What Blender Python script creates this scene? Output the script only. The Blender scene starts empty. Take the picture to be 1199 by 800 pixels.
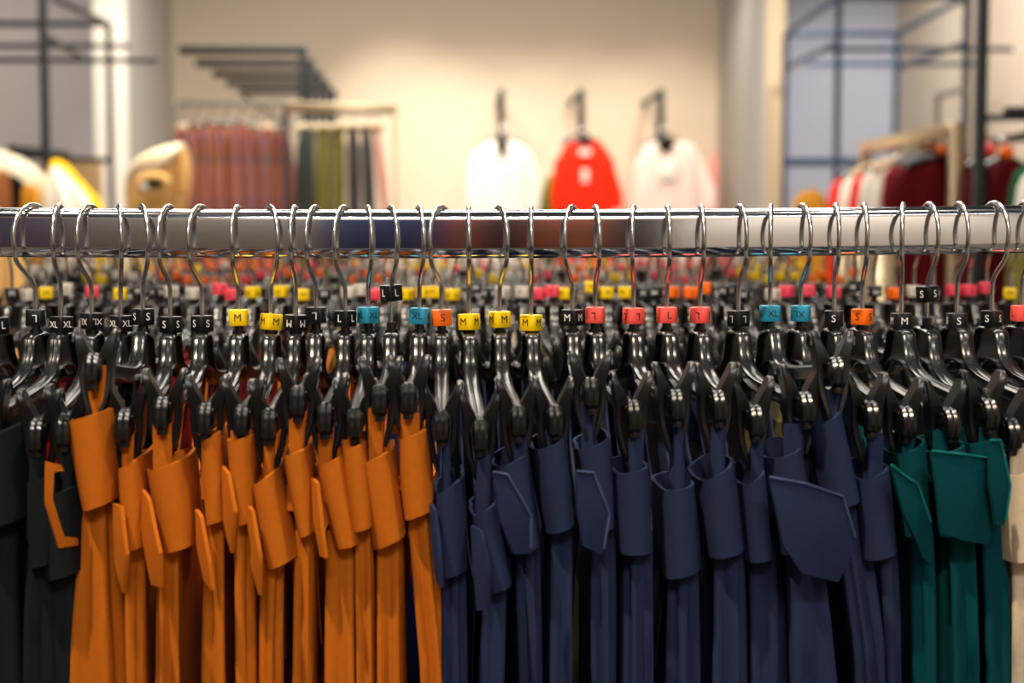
import bpy, bmesh, math, random
from mathutils import Vector, Matrix
R = math.radians
random.seed(7)
scene = bpy.context.scene
COL = scene.collection

# ------------------------------------------------------------------ camera
F = 1830.0
RAILZ = 1.35
EYE = Vector((0.0, -1.0, RAILZ + 0.0012))
YAW = math.atan(87.5 / F)
PITCH = math.atan(128.0 / F)
cam_d = bpy.data.cameras.new('camera')
cam = bpy.data.objects.new('camera', cam_d)
COL.objects.link(cam)
cam.location = EYE
cam.rotation_euler = (math.pi / 2 - PITCH, 0, -YAW)
cam_d.sensor_width = 36
cam_d.lens = F / 1199 * 36
cam_d.clip_start = 0.05
cam_d.dof.use_dof = True
cam_d.dof.focus_distance = 0.955
cam_d.dof.aperture_fstop = 6.6
scene.camera = cam
_fw = Vector((math.sin(YAW) * math.cos(PITCH), math.cos(YAW) * math.cos(PITCH), -math.sin(PITCH)))
_rt = Vector((math.cos(YAW), -math.sin(YAW), 0))
_up = _rt.cross(_fw)


def P(px, py, d):
    """the point of the shop seen at (px, py), at d metres from the camera measured along the shop's depth axis"""
    v = _fw + _rt * ((px - 599.5) / F) - _up * ((py - 400) / F)
    return EYE + v * (d / v.y)


# ------------------------------------------------------------------ materials
def lin(c):
    return tuple(((x / 255) / 12.92 if x / 255 <= 0.04045 else ((x / 255 + 0.055) / 1.055) ** 2.4) for x in c) + (1,)


def mat(name, rgb, rough=0.5, metal=0.0, bump=None, var=0.0, vscale=20, spec=0.5, sheen=0.0, coat=0.0, aniso=0.0):
    m = bpy.data.materials.new(name)
    m.use_nodes = True
    nt = m.node_tree
    b = nt.nodes['Principled BSDF']
    b.inputs['Base Color'].default_value = lin(rgb)
    b.inputs['Roughness'].default_value = rough
    b.inputs['Metallic'].default_value = metal
    b.inputs['Specular IOR Level'].default_value = spec
    b.inputs['Coat Weight'].default_value = coat
    if sheen:
        b.inputs['Sheen Weight'].default_value = sheen
        b.inputs['Sheen Roughness'].default_value = 0.4
    tc = nt.nodes.new('ShaderNodeTexCoord')
    if var:
        n = nt.nodes.new('ShaderNodeTexNoise')
        n.inputs['Scale'].default_value = vscale
        n.inputs['Detail'].default_value = 4
        nt.links.new(tc.outputs['Object'], n.inputs['Vector'])
        mr = nt.nodes.new('ShaderNodeMapRange')
        mr.inputs['To Min'].default_value = 1 - var
        mr.inputs['To Max'].default_value = 1 + var
        nt.links.new(n.outputs['Fac'], mr.inputs['Value'])
        mx = nt.nodes.new('ShaderNodeVectorMath')
        mx.operation = 'SCALE'
        mx.inputs[0].default_value = lin(rgb)[:3]
        nt.links.new(mr.outputs['Result'], mx.inputs['Scale'])
        nt.links.new(mx.outputs['Vector'], b.inputs['Base Color'])
    if bump:
        n2 = nt.nodes.new('ShaderNodeTexNoise')
        n2.inputs['Scale'].default_value = bump[0]
        n2.inputs['Detail'].default_value = 3
        nt.links.new(tc.outputs['Object'], n2.inputs['Vector'])
        bp = nt.nodes.new('ShaderNodeBump')
        bp.inputs['Strength'].default_value = bump[1]
        bp.inputs['Distance'].default_value = bump[2]
        nt.links.new(n2.outputs['Fac'], bp.inputs['Height'])
        nt.links.new(bp.outputs['Normal'], b.inputs['Normal'])
    return m


def fabric(name, rgb, sheen=0.15, var=0.10):
    return mat(name, rgb, rough=0.9, bump=(900, 0.35, 0.0006), var=var, vscale=260, spec=0.12, sheen=0.0)


def plaid(name):
    m = mat(name, (142, 86, 68), rough=0.95, spec=0.1)
    nt = m.node_tree
    b = nt.nodes['Principled BSDF']
    tc = nt.nodes.new('ShaderNodeTexCoord')
    sx = nt.nodes.new('ShaderNodeSeparateXYZ')
    nt.links.new(tc.outputs['Object'], sx.inputs['Vector'])

    def band(sock, period, stops):
        mu = nt.nodes.new('ShaderNodeMath'); mu.operation = 'MULTIPLY'
        mu.inputs[1].default_value = 1.0 / period
        nt.links.new(sock, mu.inputs[0])
        fr = nt.nodes.new('ShaderNodeMath'); fr.operation = 'FRACT'
        nt.links.new(mu.outputs[0], fr.inputs[0])
        cr = nt.nodes.new('ShaderNodeValToRGB')
        cr.color_ramp.interpolation = 'CONSTANT'
        el = cr.color_ramp.elements
        el[0].position, el[0].color = stops[0][0], lin(stops[0][1])
        el[1].position, el[1].color = stops[1][0], lin(stops[1][1])
        for p, c in stops[2:]:
            e = el.new(p); e.color = lin(c)
        nt.links.new(fr.outputs[0], cr.inputs['Fac'])
        return cr.outputs['Color']
    add = nt.nodes.new('ShaderNodeMath'); add.operation = 'ADD'
    nt.links.new(sx.outputs['X'], add.inputs[0]); nt.links.new(sx.outputs['Y'], add.inputs[1])
    v = band(add.outputs[0], 0.085, [(0, (146, 84, 64)), (0.36, (138, 116, 132)), (0.5, (112, 52, 40)), (0.7, (208, 150, 96)), (0.76, (64, 34, 32))])
    h = band(sx.outputs['Z'], 0.24, [(0, (142, 86, 68)), (0.45, (84, 78, 66)), (0.58, (126, 70, 54)), (0.8, (120, 72, 84)), (0.88, (142, 86, 68))])
    mx = nt.nodes.new('ShaderNodeMix'); mx.data_type = 'RGBA'
    mx.inputs[0].default_value = 0.45
    nt.links.new(v, mx.inputs[6]); nt.links.new(h, mx.inputs[7])
    nt.links.new(mx.outputs[2], b.inputs['Base Color'])
    return m


M = {}
M['chrome'] = mat('brushed_chrome', (232, 232, 236), rough=0.085, metal=1, bump=(240, 0.02, 0.0002))
M['wire'] = mat('bright_wire', (206, 206, 206), rough=0.24, metal=1)
M['plastic'] = mat('black_gloss_plastic', (10, 10, 11), rough=0.26, spec=0.75, bump=(130, 0.05, 0.0006))
M['plastic_dull'] = mat('black_satin_plastic', (11, 10, 10), rough=0.32, spec=0.5, bump=(500, 0.06, 0.0004))
TAGC = {'black': (14, 14, 15), 'yellow': (246, 204, 8), 'teal': (38, 140, 170), 'orange': (255, 110, 14), 'coral': (250, 88, 76),
        'white': (206, 198, 184), 'pink': (236, 72, 92), 'magenta': (214, 20, 110)}
for k, c in TAGC.items():
    M['tag_' + k] = mat('size_tag_' + k, c, rough=0.4, spec=0.4)
M['ink_white'] = mat('white_print', (235, 235, 232), rough=0.5)
M['ink_black'] = mat('black_print', (24, 22, 20), rough=0.5)
M['orange'] = fabric('burnt_orange_crepe', (184, 97, 20))
M['navy'] = fabric('navy_crepe', (36, 44, 72))
M['teal'] = fabric('teal_crepe', (0, 60, 66))
M['navy_edge'] = fabric('pale_navy_thread', (66, 76, 106))
M['teal_edge'] = fabric('pale_teal_thread', (14, 100, 98))
M['char'] = fabric('charcoal_crepe', (22, 27, 27))
M['cream'] = fabric('cream_crepe', (206, 186, 156))
M['black'] = fabric('black_crepe', (11, 11, 13))
M['red'] = fabric('red_crepe', (120, 12, 12))
M['blue'] = fabric('blue_crepe', (22, 36, 84))
M['khaki'] = fabric('khaki_crepe', (84, 76, 50))
M['darkred'] = fabric('dark_red_wool', (112, 8, 18))
M['wine'] = fabric('wine_wool', (78, 7, 16))
M['brightred'] = fabric('bright_red_knit', (232, 44, 20))
M['white'] = fabric('white_cotton', (240, 232, 220))
M['palepink'] = fabric('pale_pink_knit', (240, 214, 202))
M['mustard'] = fabric('mustard_knit', (196, 134, 40))
M['yellow'] = fabric('yellow_wool', (250, 196, 20))
M['fleece'] = fabric('cream_fleece', (246, 226, 190))  # the tan knit's lit tone, light put into the colour
M['tan'] = fabric('tan_knit', (240, 190, 120))
M['olive'] = mat('olive_sequins', (112, 104, 30), rough=0.42, var=0.55, vscale=60, bump=(70, 0.6, 0.01))
M['sequin'] = mat('dark_green_sequins', (38, 48, 44), rough=0.36, var=0.6, vscale=60, bump=(70, 0.7, 0.01))
M['slate'] = mat('charcoal_sequins', (62, 58, 62), rough=0.42, var=0.5, vscale=60, bump=(70, 0.6, 0.01))
M['pink'] = fabric('pink_knit', (226, 150, 140))
M['green'] = fabric('green_wool', (20, 84, 58))
M['leaf'] = fabric('leaf_green_knit', (84, 104, 36))
M['brown'] = fabric('brown_wool', (150, 92, 50))
M['fur'] = mat('cream_fur', (236, 220, 190), rough=1, bump=(60, 0.9, 0.02), var=0.2, vscale=25)
M['plaid'] = plaid('rust_plaid')
M['steel'] = mat('black_painted_steel', (26, 31, 35), rough=0.4, metal=0.3, spec=0.5)
M['bluesteel'] = mat('blue_grey_painted_steel', (50, 68, 94), rough=0.4, metal=0.2)
M['brass'] = mat('pale_brass', (206, 186, 150), rough=0.3, metal=0.85, bump=(60, 0.3, 0.003))
M['greysteel'] = mat('grey_painted_steel', (120, 116, 108), rough=0.4, metal=0.2)
M['wood'] = mat('pale_wood', (222, 196, 160), rough=0.45, var=0.15, vscale=12)
M['tanwood'] = mat('tan_board', (196, 160, 108), rough=0.6, var=0.08, vscale=6)
M['wall'] = mat('cream_plaster', (206, 190, 168), rough=0.9, var=0.03, vscale=3, bump=(120, 0.1, 0.002))
M['wallwarm'] = mat('warm_plaster', (210, 194, 172), rough=0.9, var=0.03, vscale=2.5, bump=(120, 0.1, 0.002))
M['walllilac'] = mat('lilac_grey_plaster', (196, 188, 184), rough=0.9, var=0.04, vscale=3)
M['wallblue'] = mat('blue_grey_plaster', (182, 183, 194), rough=0.9, var=0.04, vscale=3)
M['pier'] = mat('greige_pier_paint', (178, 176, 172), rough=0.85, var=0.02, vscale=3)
M['piertan'] = mat('tan_trim_paint', (206, 184, 150), rough=0.8, var=0.02, vscale=3)
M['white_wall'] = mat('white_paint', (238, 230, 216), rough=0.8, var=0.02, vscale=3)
M['floor'] = mat('grey_stone_floor', (120, 110, 100), rough=0.35, var=0.12, vscale=5)
M['ceiling'] = mat('dark_ceiling', (72, 78, 90), rough=0.9, var=0.02, vscale=4)
M['p_navy'] = mat('navy_paint', (34, 48, 88), rough=0.7, var=0.1, vscale=4)  # colours for the added panels that the rail mirrors
M['p_brown'] = mat('russet_paint', (150, 76, 44), rough=0.7, var=0.2, vscale=6)
M['p_black'] = mat('black_paint', (18, 18, 20), rough=0.7, var=0.1, vscale=4)
M['p_mauve'] = mat('mauve_paint', (92, 80, 98), rough=0.7, var=0.15, vscale=4)
M['p_greige'] = mat('greige_paint', (150, 138, 122), rough=0.7, var=0.1, vscale=4)
M['paper'] = mat('white_card', (244, 238, 230), rough=0.6)

# ------------------------------------------------------------------ helpers


def finish(me, m, smooth=40):
    if m is not None:
        me.materials.append(m)
    for p in me.polygons:
        p.use_smooth = True
    me.set_sharp_from_angle(angle=R(smooth))
    return me


def to_mesh(name, bm, m, smooth=40, recalc=True):
    if recalc:
        bmesh.ops.recalc_face_normals(bm, faces=bm.faces)
    me = bpy.data.meshes.new(name)
    bm.to_mesh(me)
    bm.free()
    return finish(me, m, smooth)


def add(name, me, parent=None, mtx=None):
    o = bpy.data.objects.new(name, me)
    COL.objects.link(o)
    if parent is not None:
        o.parent = parent
    if mtx is not None:
        o.matrix_local = mtx
    return o


def tag(o, label, cat, group=None):
    o['label'] = label
    o['category'] = cat
    if group:
        o['group'] = group
    return o


def empty(name, loc, label, cat, group=None):
    o = bpy.data.objects.new(name, None)
    o.empty_display_size = 0.05
    COL.objects.link(o)
    o.location = loc
    return tag(o, label, cat, group)


def struct(name, me):
    o = add(name, me)
    o['kind'] = 'structure'
    return o


def bm_box(bm, lo, hi, bevel=0.0, seg=2, mtx=None):
    g = bmesh.ops.create_cube(bm, size=1)
    vs = g['verts']
    for v in vs:
        for i in range(3):
            v.co[i] = lo[i] + (v.co[i] + 0.5) * (hi[i] - lo[i])
    if bevel:
        es = list({e for v in vs for e in v.link_edges})
        r = bmesh.ops.bevel(bm, geom=es, offset=bevel, segments=seg, profile=0.5, affect='EDGES')
        vs = list({v for f in r['faces'] for v in f.verts} | {v for v in vs if v.is_valid})
    if mtx is not None:
        bmesh.ops.transform(bm, matrix=mtx, verts=[v for v in vs if v.is_valid])


def bm_tube(bm, pts, r, n=8, cap=True, rs=None):
    pts = [Vector(p) for p in pts]
    rings = []
    prev = None
    for i, p in enumerate(pts):
        if i == 0:
            t = pts[1] - p
        elif i == len(pts) - 1:
            t = p - pts[i - 1]
        else:
            t = pts[i + 1] - pts[i - 1]
        t.normalize()
        if prev is None:
            a = Vector((1, 0, 0)) if abs(t.x) < 0.9 else Vector((0, 0, 1))
            nrm = t.cross(a).normalized()
        else:
            nrm = (prev - t * prev.dot(t)).normalized()
        prev = nrm
        b = t.cross(nrm)
        rr = rs[i] if rs else r
        rings.append([bm.verts.new(p + (nrm * math.cos(2 * math.pi * k / n) + b * math.sin(2 * math.pi * k / n)) * rr) for k in range(n)])
    for a, b in zip(rings, rings[1:]):
        for k in range(n):
            bm.faces.new((a[k], a[(k + 1) % n], b[(k + 1) % n], b[k]))
    if cap:
        bm.faces.new(rings[0][::-1])
        bm.faces.new(rings[-1])


def bm_loft(bm, rings, cap0=True, cap1=True, closed=True):
    vr = [[bm.verts.new(p) for p in r] for r in rings]
    n = len(vr[0])
    for a, b in zip(vr, vr[1:]):
        for k in range(n if closed else n - 1):
            bm.faces.new((a[k], a[(k + 1) % n], b[(k + 1) % n], b[k]))
    if cap0:
        bm.faces.new(vr[0][::-1])
    if cap1:
        bm.faces.new(vr[-1])
    return vr


def bar_mesh(name, a, b, w, m, bevel=0.15):
    """a square-section steel bar from a to b"""
    a, b = Vector(a), Vector(b)
    d = b - a
    bm = bmesh.new()
    L = d.length
    bm_box(bm, (-w / 2, -w / 2, 0), (w / 2, w / 2, L), bevel=w * bevel, seg=2)
    q = d.to_track_quat('Z', 'Y').to_matrix().to_4x4()
    bmesh.ops.transform(bm, matrix=Matrix.Translation(a) @ q, verts=bm.verts)
    return to_mesh(name, bm, m)


def sell(k, n, e):
    """unit superellipse point"""
    t = 2 * math.pi * k / n
    c, s = math.cos(t), math.sin(t)
    return math.copysign(abs(c) ** e, c), math.copysign(abs(s) ** e, s)


ORD = ('first second third fourth fifth sixth seventh eighth ninth tenth eleventh twelfth thirteenth fourteenth fifteenth sixteenth '
       'seventeenth eighteenth nineteenth').split()


def ordinal(i):
    if i < 20:
        return ORD[i - 1]
    t = {2: 'twent', 3: 'thirt', 4: 'fort', 5: 'fift', 6: 'sixt', 7: 'sevent'}[i // 10]
    return t + 'ieth' if i % 10 == 0 else t + 'y-' + ORD[i % 10 - 1]


# ------------------------------------------------------------------ room
def box_mesh(name, lo, hi, m, bevel=0.0):
    bm = bmesh.new()
    bm_box(bm, lo, hi, bevel)
    return to_mesh(name, bm, m)


YB = 10.0          # back wall
XL, XR, CEIL = -4.4, 3.24, 3.7
YF = -4.6
struct('floor', box_mesh('floor', (XL - 0.2, YF - 0.2, -0.1), (XR + 0.2, YB + 0.2, 0), M['floor']))
struct('ceiling', box_mesh('ceiling', (XL - 0.2, YF - 0.2, CEIL), (XR + 0.2, YB + 0.2, CEIL + 0.1), M['ceiling']))
struct('wall_left', box_mesh('wall_left', (XL - 0.2, YF - 0.2, 0), (XL, YB + 0.2, CEIL), M['walllilac']))
struct('wall_right', box_mesh('wall_right', (XR, YF - 0.2, 0), (XR + 0.2, YB + 0.2, CEIL), M['wall']))
struct('wall_front', box_mesh('wall_front', (XL, YF - 0.2, 0), (XR, YF, CEIL), M['wall']))


def X(px, d):
    return P(px, 272, d).x


struct('wall_back', box_mesh('wall_back', (X(180, 11), YB, 0), (X(880, 11), YB + 0.2, CEIL), M['wallwarm']))
struct('wall_back_left', box_mesh('wall_back_left', (XL, YB, 0), (X(150, 11), YB + 0.2, CEIL), M['walllilac']))
struct('wall_back_right', box_mesh('wall_back_right', (X(880, 11), YB, 0), (XR, YB + 0.2, CEIL), M['wallblue']))
struct('wall_left_pier', box_mesh('wall_left_pier', (X(112, 9.4), 8.42, 0), (X(152, 9.4), YB + 0.1, CEIL), M['pier'], 0.006))  # pier body greyer and darker than its front strip
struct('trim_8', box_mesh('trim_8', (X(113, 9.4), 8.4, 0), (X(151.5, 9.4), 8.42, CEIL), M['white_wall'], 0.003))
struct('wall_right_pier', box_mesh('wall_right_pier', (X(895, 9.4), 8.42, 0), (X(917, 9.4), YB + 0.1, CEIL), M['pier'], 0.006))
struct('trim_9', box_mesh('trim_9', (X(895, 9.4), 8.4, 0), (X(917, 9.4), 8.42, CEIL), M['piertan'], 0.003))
struct('baseboard_back', box_mesh('baseboard_back', (X(206, 11), YB - 0.02, 0), (X(839, 11), YB, 0.12), M['white_wall'], 0.004))
# made-up panels behind the camera, added only to colour the chrome rail's reflection
for i, (x0, x1, m) in enumerate([(-1.95, -1.3, 'p_mauve'), (-1.3, -0.42, 'p_greige'), (-0.42, 0.02, 'p_navy'), (0.02, 0.16, 'p_brown'),
                                 (0.16, 0.32, 'p_black'), (0.32, 0.62, 'p_brown'), (0.62, 0.84, 'p_black')]):
    struct('trim_%d' % (i + 1), box_mesh('trim', (x0, YF, 0.1), (x1, YF + 0.03, 2.5), M[m], 0.004))


# ------------------------------------------------------------------ clothes rails
def zr(x):
    return 0.0024 * ((x + 0.03) / 0.35) ** 2 if abs(x) < 0.9 else 0.0162


def rail_profile():
    pts = []
    hy, hz, r = 0.0076, 0.0155, 0.0070
    for cy, cz, a0 in ((hy - r, hz - r, 0), (-(hy - r), hz - r, 90), (-(hy - r), -(hz - r), 180), (hy - r, -(hz - r), 270)):
        for k in range(7):
            a = R(a0 + 15 * k)
            pts.append((cy + r * math.cos(a), cz + r * math.sin(a)))
    return pts


def make_rail(y, x0, x1, label, sag, legs):
    root = empty('clothes_rail', (0, y, 0), label, 'clothes rail', 'chrome clothes rails')
    bm = bmesh.new()
    n = 48
    pr = rail_profile()
    rings = []
    for i in range(n + 1):
        x = x0 + (x1 - x0) * i / n
        rings.append([Vector((x, a, RAILZ + (zr(x) if sag else 0) + b)) for a, b in pr])
    bm_loft(bm, rings)
    add('crossbar', to_mesh('crossbar', bm, M['chrome'], 30), root)
    for lx in legs:
        bm = bmesh.new()
        bm_box(bm, (lx - 0.014, -0.014, 0.03), (lx + 0.014, 0.014, RAILZ - 0.0152), 0.004)
        add('upright', to_mesh('upright', bm, M['brass'] if y > 0.9 else M['chrome']), root)
        bm = bmesh.new()
        bm_box(bm, (lx - 0.02, -0.2, 0.0), (lx + 0.02, 0.2, 0.032), 0.006)
        add('foot', to_mesh('foot', bm, M['steel']), root)


ROWY = (0.0, 0.42, 0.97, 1.5, 2.06)
make_rail(ROWY[0], -0.95, 0.95, 'nearest chrome clothes rail across the middle, holding the orange and navy skirts', True, (-0.93, 0.93))
make_rail(ROWY[1], -1.0, 1.05, 'chrome clothes rail directly behind the nearest rail, mostly hidden by it', False, (-0.98, 1.03))
make_rail(ROWY[2], -0.62, 0.585, 'third clothes rail back, seen as blurred size tags under the nearest rail', False, (-0.6, 0.567))
make_rail(ROWY[3], -0.78, 0.7, 'fourth clothes rail back, its blurred tags just under the nearest rail', False, (-0.76, 0.68))
make_rail(ROWY[4], -0.9, 0.82, 'farthest of the five parallel clothes rails, below the tartan and wall displays', False, (-0.88, 0.8))

# ------------------------------------------------------------------ hanger meshes (local origin = centre of the rail, -Y towards the aisle)
NECK = -0.0625


def hook_mesh():
    zc, rad = -0.0031, 0.0205
    pts = []
    for t in range(216, -36, -9):
        a = R(t)
        pts.append(Vector((0, -rad * math.cos(a), zc + rad * math.sin(a))))
    a = R(-36)
    p0 = pts[-1]
    d0 = Vector((0, rad * math.sin(a), -rad * math.cos(a))).normalized()
    p3 = Vector((0, 0, -0.036))
    p1, p2 = p0 + d0 * 0.009, p3 + Vector((0, 0, 0.009))
    for i in range(1, 9):
        t = i / 8
        pts.append(p0 * (1 - t) ** 3 + p1 * 3 * t * (1 - t) ** 2 + p2 * 3 * t * t * (1 - t) + p3 * t ** 3)
    pts += [Vector((0, 0, -0.045)), Vector((0, 0, -0.055)), Vector((0, 0, -0.064))]
    bm = bmesh.new()
    rs = [0.0009, 0.0014] + [0.0015] * (len(pts) - 2)
    bm_tube(bm, pts, 0.0015, 8, rs=rs)
    return to_mesh('hook', bm, M['wire'], 60)


TOP = [(0.0, -0.0627), (0.012, -0.0629), (0.0175, -0.0640), (0.0208, -0.0668), (0.0228, -0.0715), (0.0252, -0.0770), (0.0300, -0.0818),
       (0.0380, -0.0852), (0.0520, -0.0882), (0.0680, -0.0900), (0.1000, -0.0918), (0.1400, -0.0938), (0.1790, -0.0955)]
BOT = [(0.0, -0.0850), (0.012, -0.0856), (0.0175, -0.0872), (0.0208, -0.0890), (0.0228, -0.0908), (0.0252, -0.0925), (0.0300, -0.0945),
       (0.0380, -0.0962), (0.0520, -0.0985), (0.0680, -0.1000), (0.1000, -0.1010), (0.1400, -0.1022), (0.1790, -0.1032)]


def body_mesh():
    bm = bmesh.new()
    top = [(-u, z) for u, z in TOP[::-1]] + TOP[1:]
    bot = [(-u, z) for u, z in BOT[::-1]] + BOT[1:]
    # flanges with a moulding groove down the middle
    for pts, hw, th, sg in ((top, 0.0044, 0.0024, -1), (bot, 0.0034, 0.0018, 1)):
        rings = []
        for i, (u, z) in enumerate(pts):
            a, b = pts[max(0, i - 1)], pts[min(len(pts) - 1, i + 1)]
            t = Vector((0, b[0] - a[0], b[1] - a[1])).normalized()
            nrm = Vector((0, -t.z, t.y)) * (-sg)
            if nrm.z * (-sg) < 0:
                nrm = -nrm
            c = Vector((0, -u, z))
            nrm.y = -nrm.y
            x = hw
            rings.append([c + Vector((-x, 0, 0)) - nrm * th, c + Vector((-x, 0, 0)) - nrm * 0.0012, c + Vector((-x * 0.75, 0, 0)) - nrm * 0.0004,
                          c + Vector((-x * 0.4, 0, 0)) - nrm * 0.0001, c + Vector((-0.00035, 0, 0)), c - nrm * 0.00022, c + Vector((0.00035, 0, 0)),
                          c + Vector((x * 0.4, 0, 0)) - nrm * 0.0001, c + Vector((x * 0.75, 0, 0)) - nrm * 0.0004,
                          c + Vector((x, 0, 0)) - nrm * 0.0012, c + Vector((x, 0, 0)) - nrm * th])
        bm_loft(bm, rings)
    # web
    rings = []
    for (u, z), (u2, z2) in zip(top, bot):
        rings.append([Vector((-0.0016, -u, z - 0.001)), Vector((0.0016, -u, z - 0.001)), Vector((0.0016, -u2, z2 + 0.001)), Vector((-0.0016, -u2, z2 + 0.001))])
    bm_loft(bm, rings)
    # neck post and collar
    bm_tube(bm, [(0, 0, -0.0565), (0, 0, -0.0632)], 0.0030, 10)
    bm_tube(bm, [(0, 0, -0.0612), (0, 0, -0.0634)], 0.0042, 10)
    return to_mesh('body', bm, M['plastic'], 35)


def tag_mesh(color):
    bm = bmesh.new()
    h = 0.0060
    g = bmesh.ops.create_cube(bm, size=1)
    for v in g['verts']:
        v.co = Vector((v.co.x * 2 * h, v.co.y * 2 * h, v.co.z * 0.0102))
    es = [e for e in bm.edges if abs(e.verts[0].co.z - e.verts[1].co.z) > 0.005]
    bmesh.ops.bevel(bm, geom=es, offset=0.0030, segments=4, profile=0.5, affect='EDGES')
    es = [e for e in bm.edges if abs(e.verts[0].co.z - e.verts[1].co.z) < 1e-6 and len(e.link_faces) == 2 and abs(e.link_faces[0].normal.z - e.link_faces[1].normal.z) > 0.5]
    bmesh.ops.bevel(bm, geom=es, offset=0.0005, segments=2, profile=0.5, affect='EDGES')
    return to_mesh('size_tag', bm, M['tag_' + color], 40)


def letter_mesh(txt, dark):
    cu = bpy.data.curves.new('lettering', 'FONT')
    cu.body = txt
    cu.size = 0.0066 if len(txt) == 1 else 0.0058
    cu.align_x, cu.align_y = 'CENTER', 'CENTER'
    cu.extrude = 0.0001
    o = bpy.data.objects.new('lettering_tmp', cu)
    COL.objects.link(o)
    bpy.context.view_layer.update()
    src = bpy.data.meshes.new_from_object(o.evaluated_get(bpy.context.evaluated_depsgraph_get()))
    bpy.data.objects.remove(o)
    bm = bmesh.new()
    for q in range(4):
        n0 = len(bm.verts)
        bm.from_mesh(src)
        bm.verts.ensure_lookup_table()
        mx = Matrix.Rotation(R(90 * q), 4, 'Z') @ Matrix.Translation((0, -0.00605, 0)) @ Matrix.Rotation(R(90), 4, 'X')
        bmesh.ops.transform(bm, matrix=mx, verts=bm.verts[n0:])
    bpy.data.meshes.remove(src)
    me = bpy.data.meshes.new('lettering')
    bm.to_mesh(me); bm.free()
    me.materials.append(M['ink_black'] if dark else M['ink_white'])
    return me


UC = 0.165
ROWS_LEVER = [(-0.0772, 0.0092, 0.0110, 0.0030), (-0.0776, 0.0086, 0.0114, 0.0050), (-0.0795, 0.0080, 0.0114, 0.0066), (-0.0840, 0.0060, 0.0106, 0.0072),
              (-0.0895, 0.0030, 0.0097, 0.0070), (-0.0938, 0.0014, 0.0091, 0.0064), (-0.0952, 0.0052, 0.0088, 0.0060),
              (-0.1040, 0.0054, 0.0086, 0.0058), (-0.1120, 0.0042, 0.0075, 0.0058), (-0.1210, 0.0017, 0.0047, 0.0058), (-0.1255, 0.0013, 0.0032, 0.0054)]


def lever_mesh(side, front):
    bm = bmesh.new()
    rings = []
    yc = -UC if front else UC
    for z, a, b, hw in ROWS_LEVER:
        c = min(0.0006, (b - a) * 0.3)
        r = [(a, -hw + c), (a + c, -hw), (b - c, -hw), (b, -hw + c), (b, hw - c), (b - c, hw), (a + c, hw), (a, hw - c)]
        rings.append([Vector((side * x, yc + y, z)) for x, y in r])
    bm_loft(bm, rings)
    # raised rim of the finger plate
    pts = []
    for k in range(13):
        t = math.pi * k / 12
        pts.append((side * 0.0116, yc - math.cos(t) * 0.0052, -0.0850 + math.sin(t) * 0.0064))
    bm_tube(bm, pts, 0.0006, 5)
    return to_mesh('lever', bm, M['plastic_dull'], 35)


def clip_mesh(front):
    s = -1 if front else 1
    bm = bmesh.new()
    # sleeve that slides on the bar, with a rounded ribbed nose
    prof = []
    for k in range(12):
        x, z = sell(k, 12, 0.6)
        prof.append((x * 0.0044, z * 0.0064))
    rings = []
    for u, sc in ((0.134, 0.9), (0.135, 1), (0.170, 1.0), (0.177, 1.0), (0.1800, 0.95), (0.1822, 0.80), (0.1832, 0.5)):
        rings.append([Vector((x * sc * (1.08 if u > 0.172 else 1), s * u, -0.1005 + z * sc)) for x, z in prof])
    bm_loft(bm, rings)
    for x in (-0.0016, 0.0016):
        bm_tube(bm, [(x, s * 0.174, -0.0940), (x, s * 0.1800, -0.0944), (x, s * 0.1832, -0.0972), (x, s * 0.1842, -0.101), (x, s * 0.1830, -0.1050), (x, s * 0.1790, -0.1068)], 0.0025, 8)
    # top plate and stem under the nose
    bm_box(bm, (-0.0048, min(s * 0.136, s * 0.178), -0.0965), (0.0048, max(s * 0.136, s * 0.178), -0.0945), 0.0006)
    bm_box(bm, (-0.0025, min(s * 0.172, s * 0.1805), -0.1115), (0.0025, max(s * 0.172, s * 0.1805), -0.105), 0.0008)
    return to_mesh('clip', bm, M['plastic'], 40)


HOOK, BODY = hook_mesh(), body_mesh()
TAGM = {c: tag_mesh(c) for c in TAGC}
LET = {}
CLIP = {f: clip_mesh(f) for f in (True, False)}
LEV = {(s, f): lever_mesh(s, f) for s in (1, -1) for f in (True, False)}
CLIP_SIMPLE = {}
for f in (True, False):
    bm = bmesh.new()
    for me in (CLIP[f], LEV[(1, f)], LEV[(-1, f)]):
        bm.from_mesh(me)
    CLIP_SIMPLE[f] = to_mesh('clip', bm, M['plastic'], 35, recalc=False)


def letters(txt, color):
    dark = color != 'black'
    if (txt, dark) not in LET:
        LET[(txt, dark)] = letter_mesh(txt, dark)
    return LET[(txt, dark)]


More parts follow.
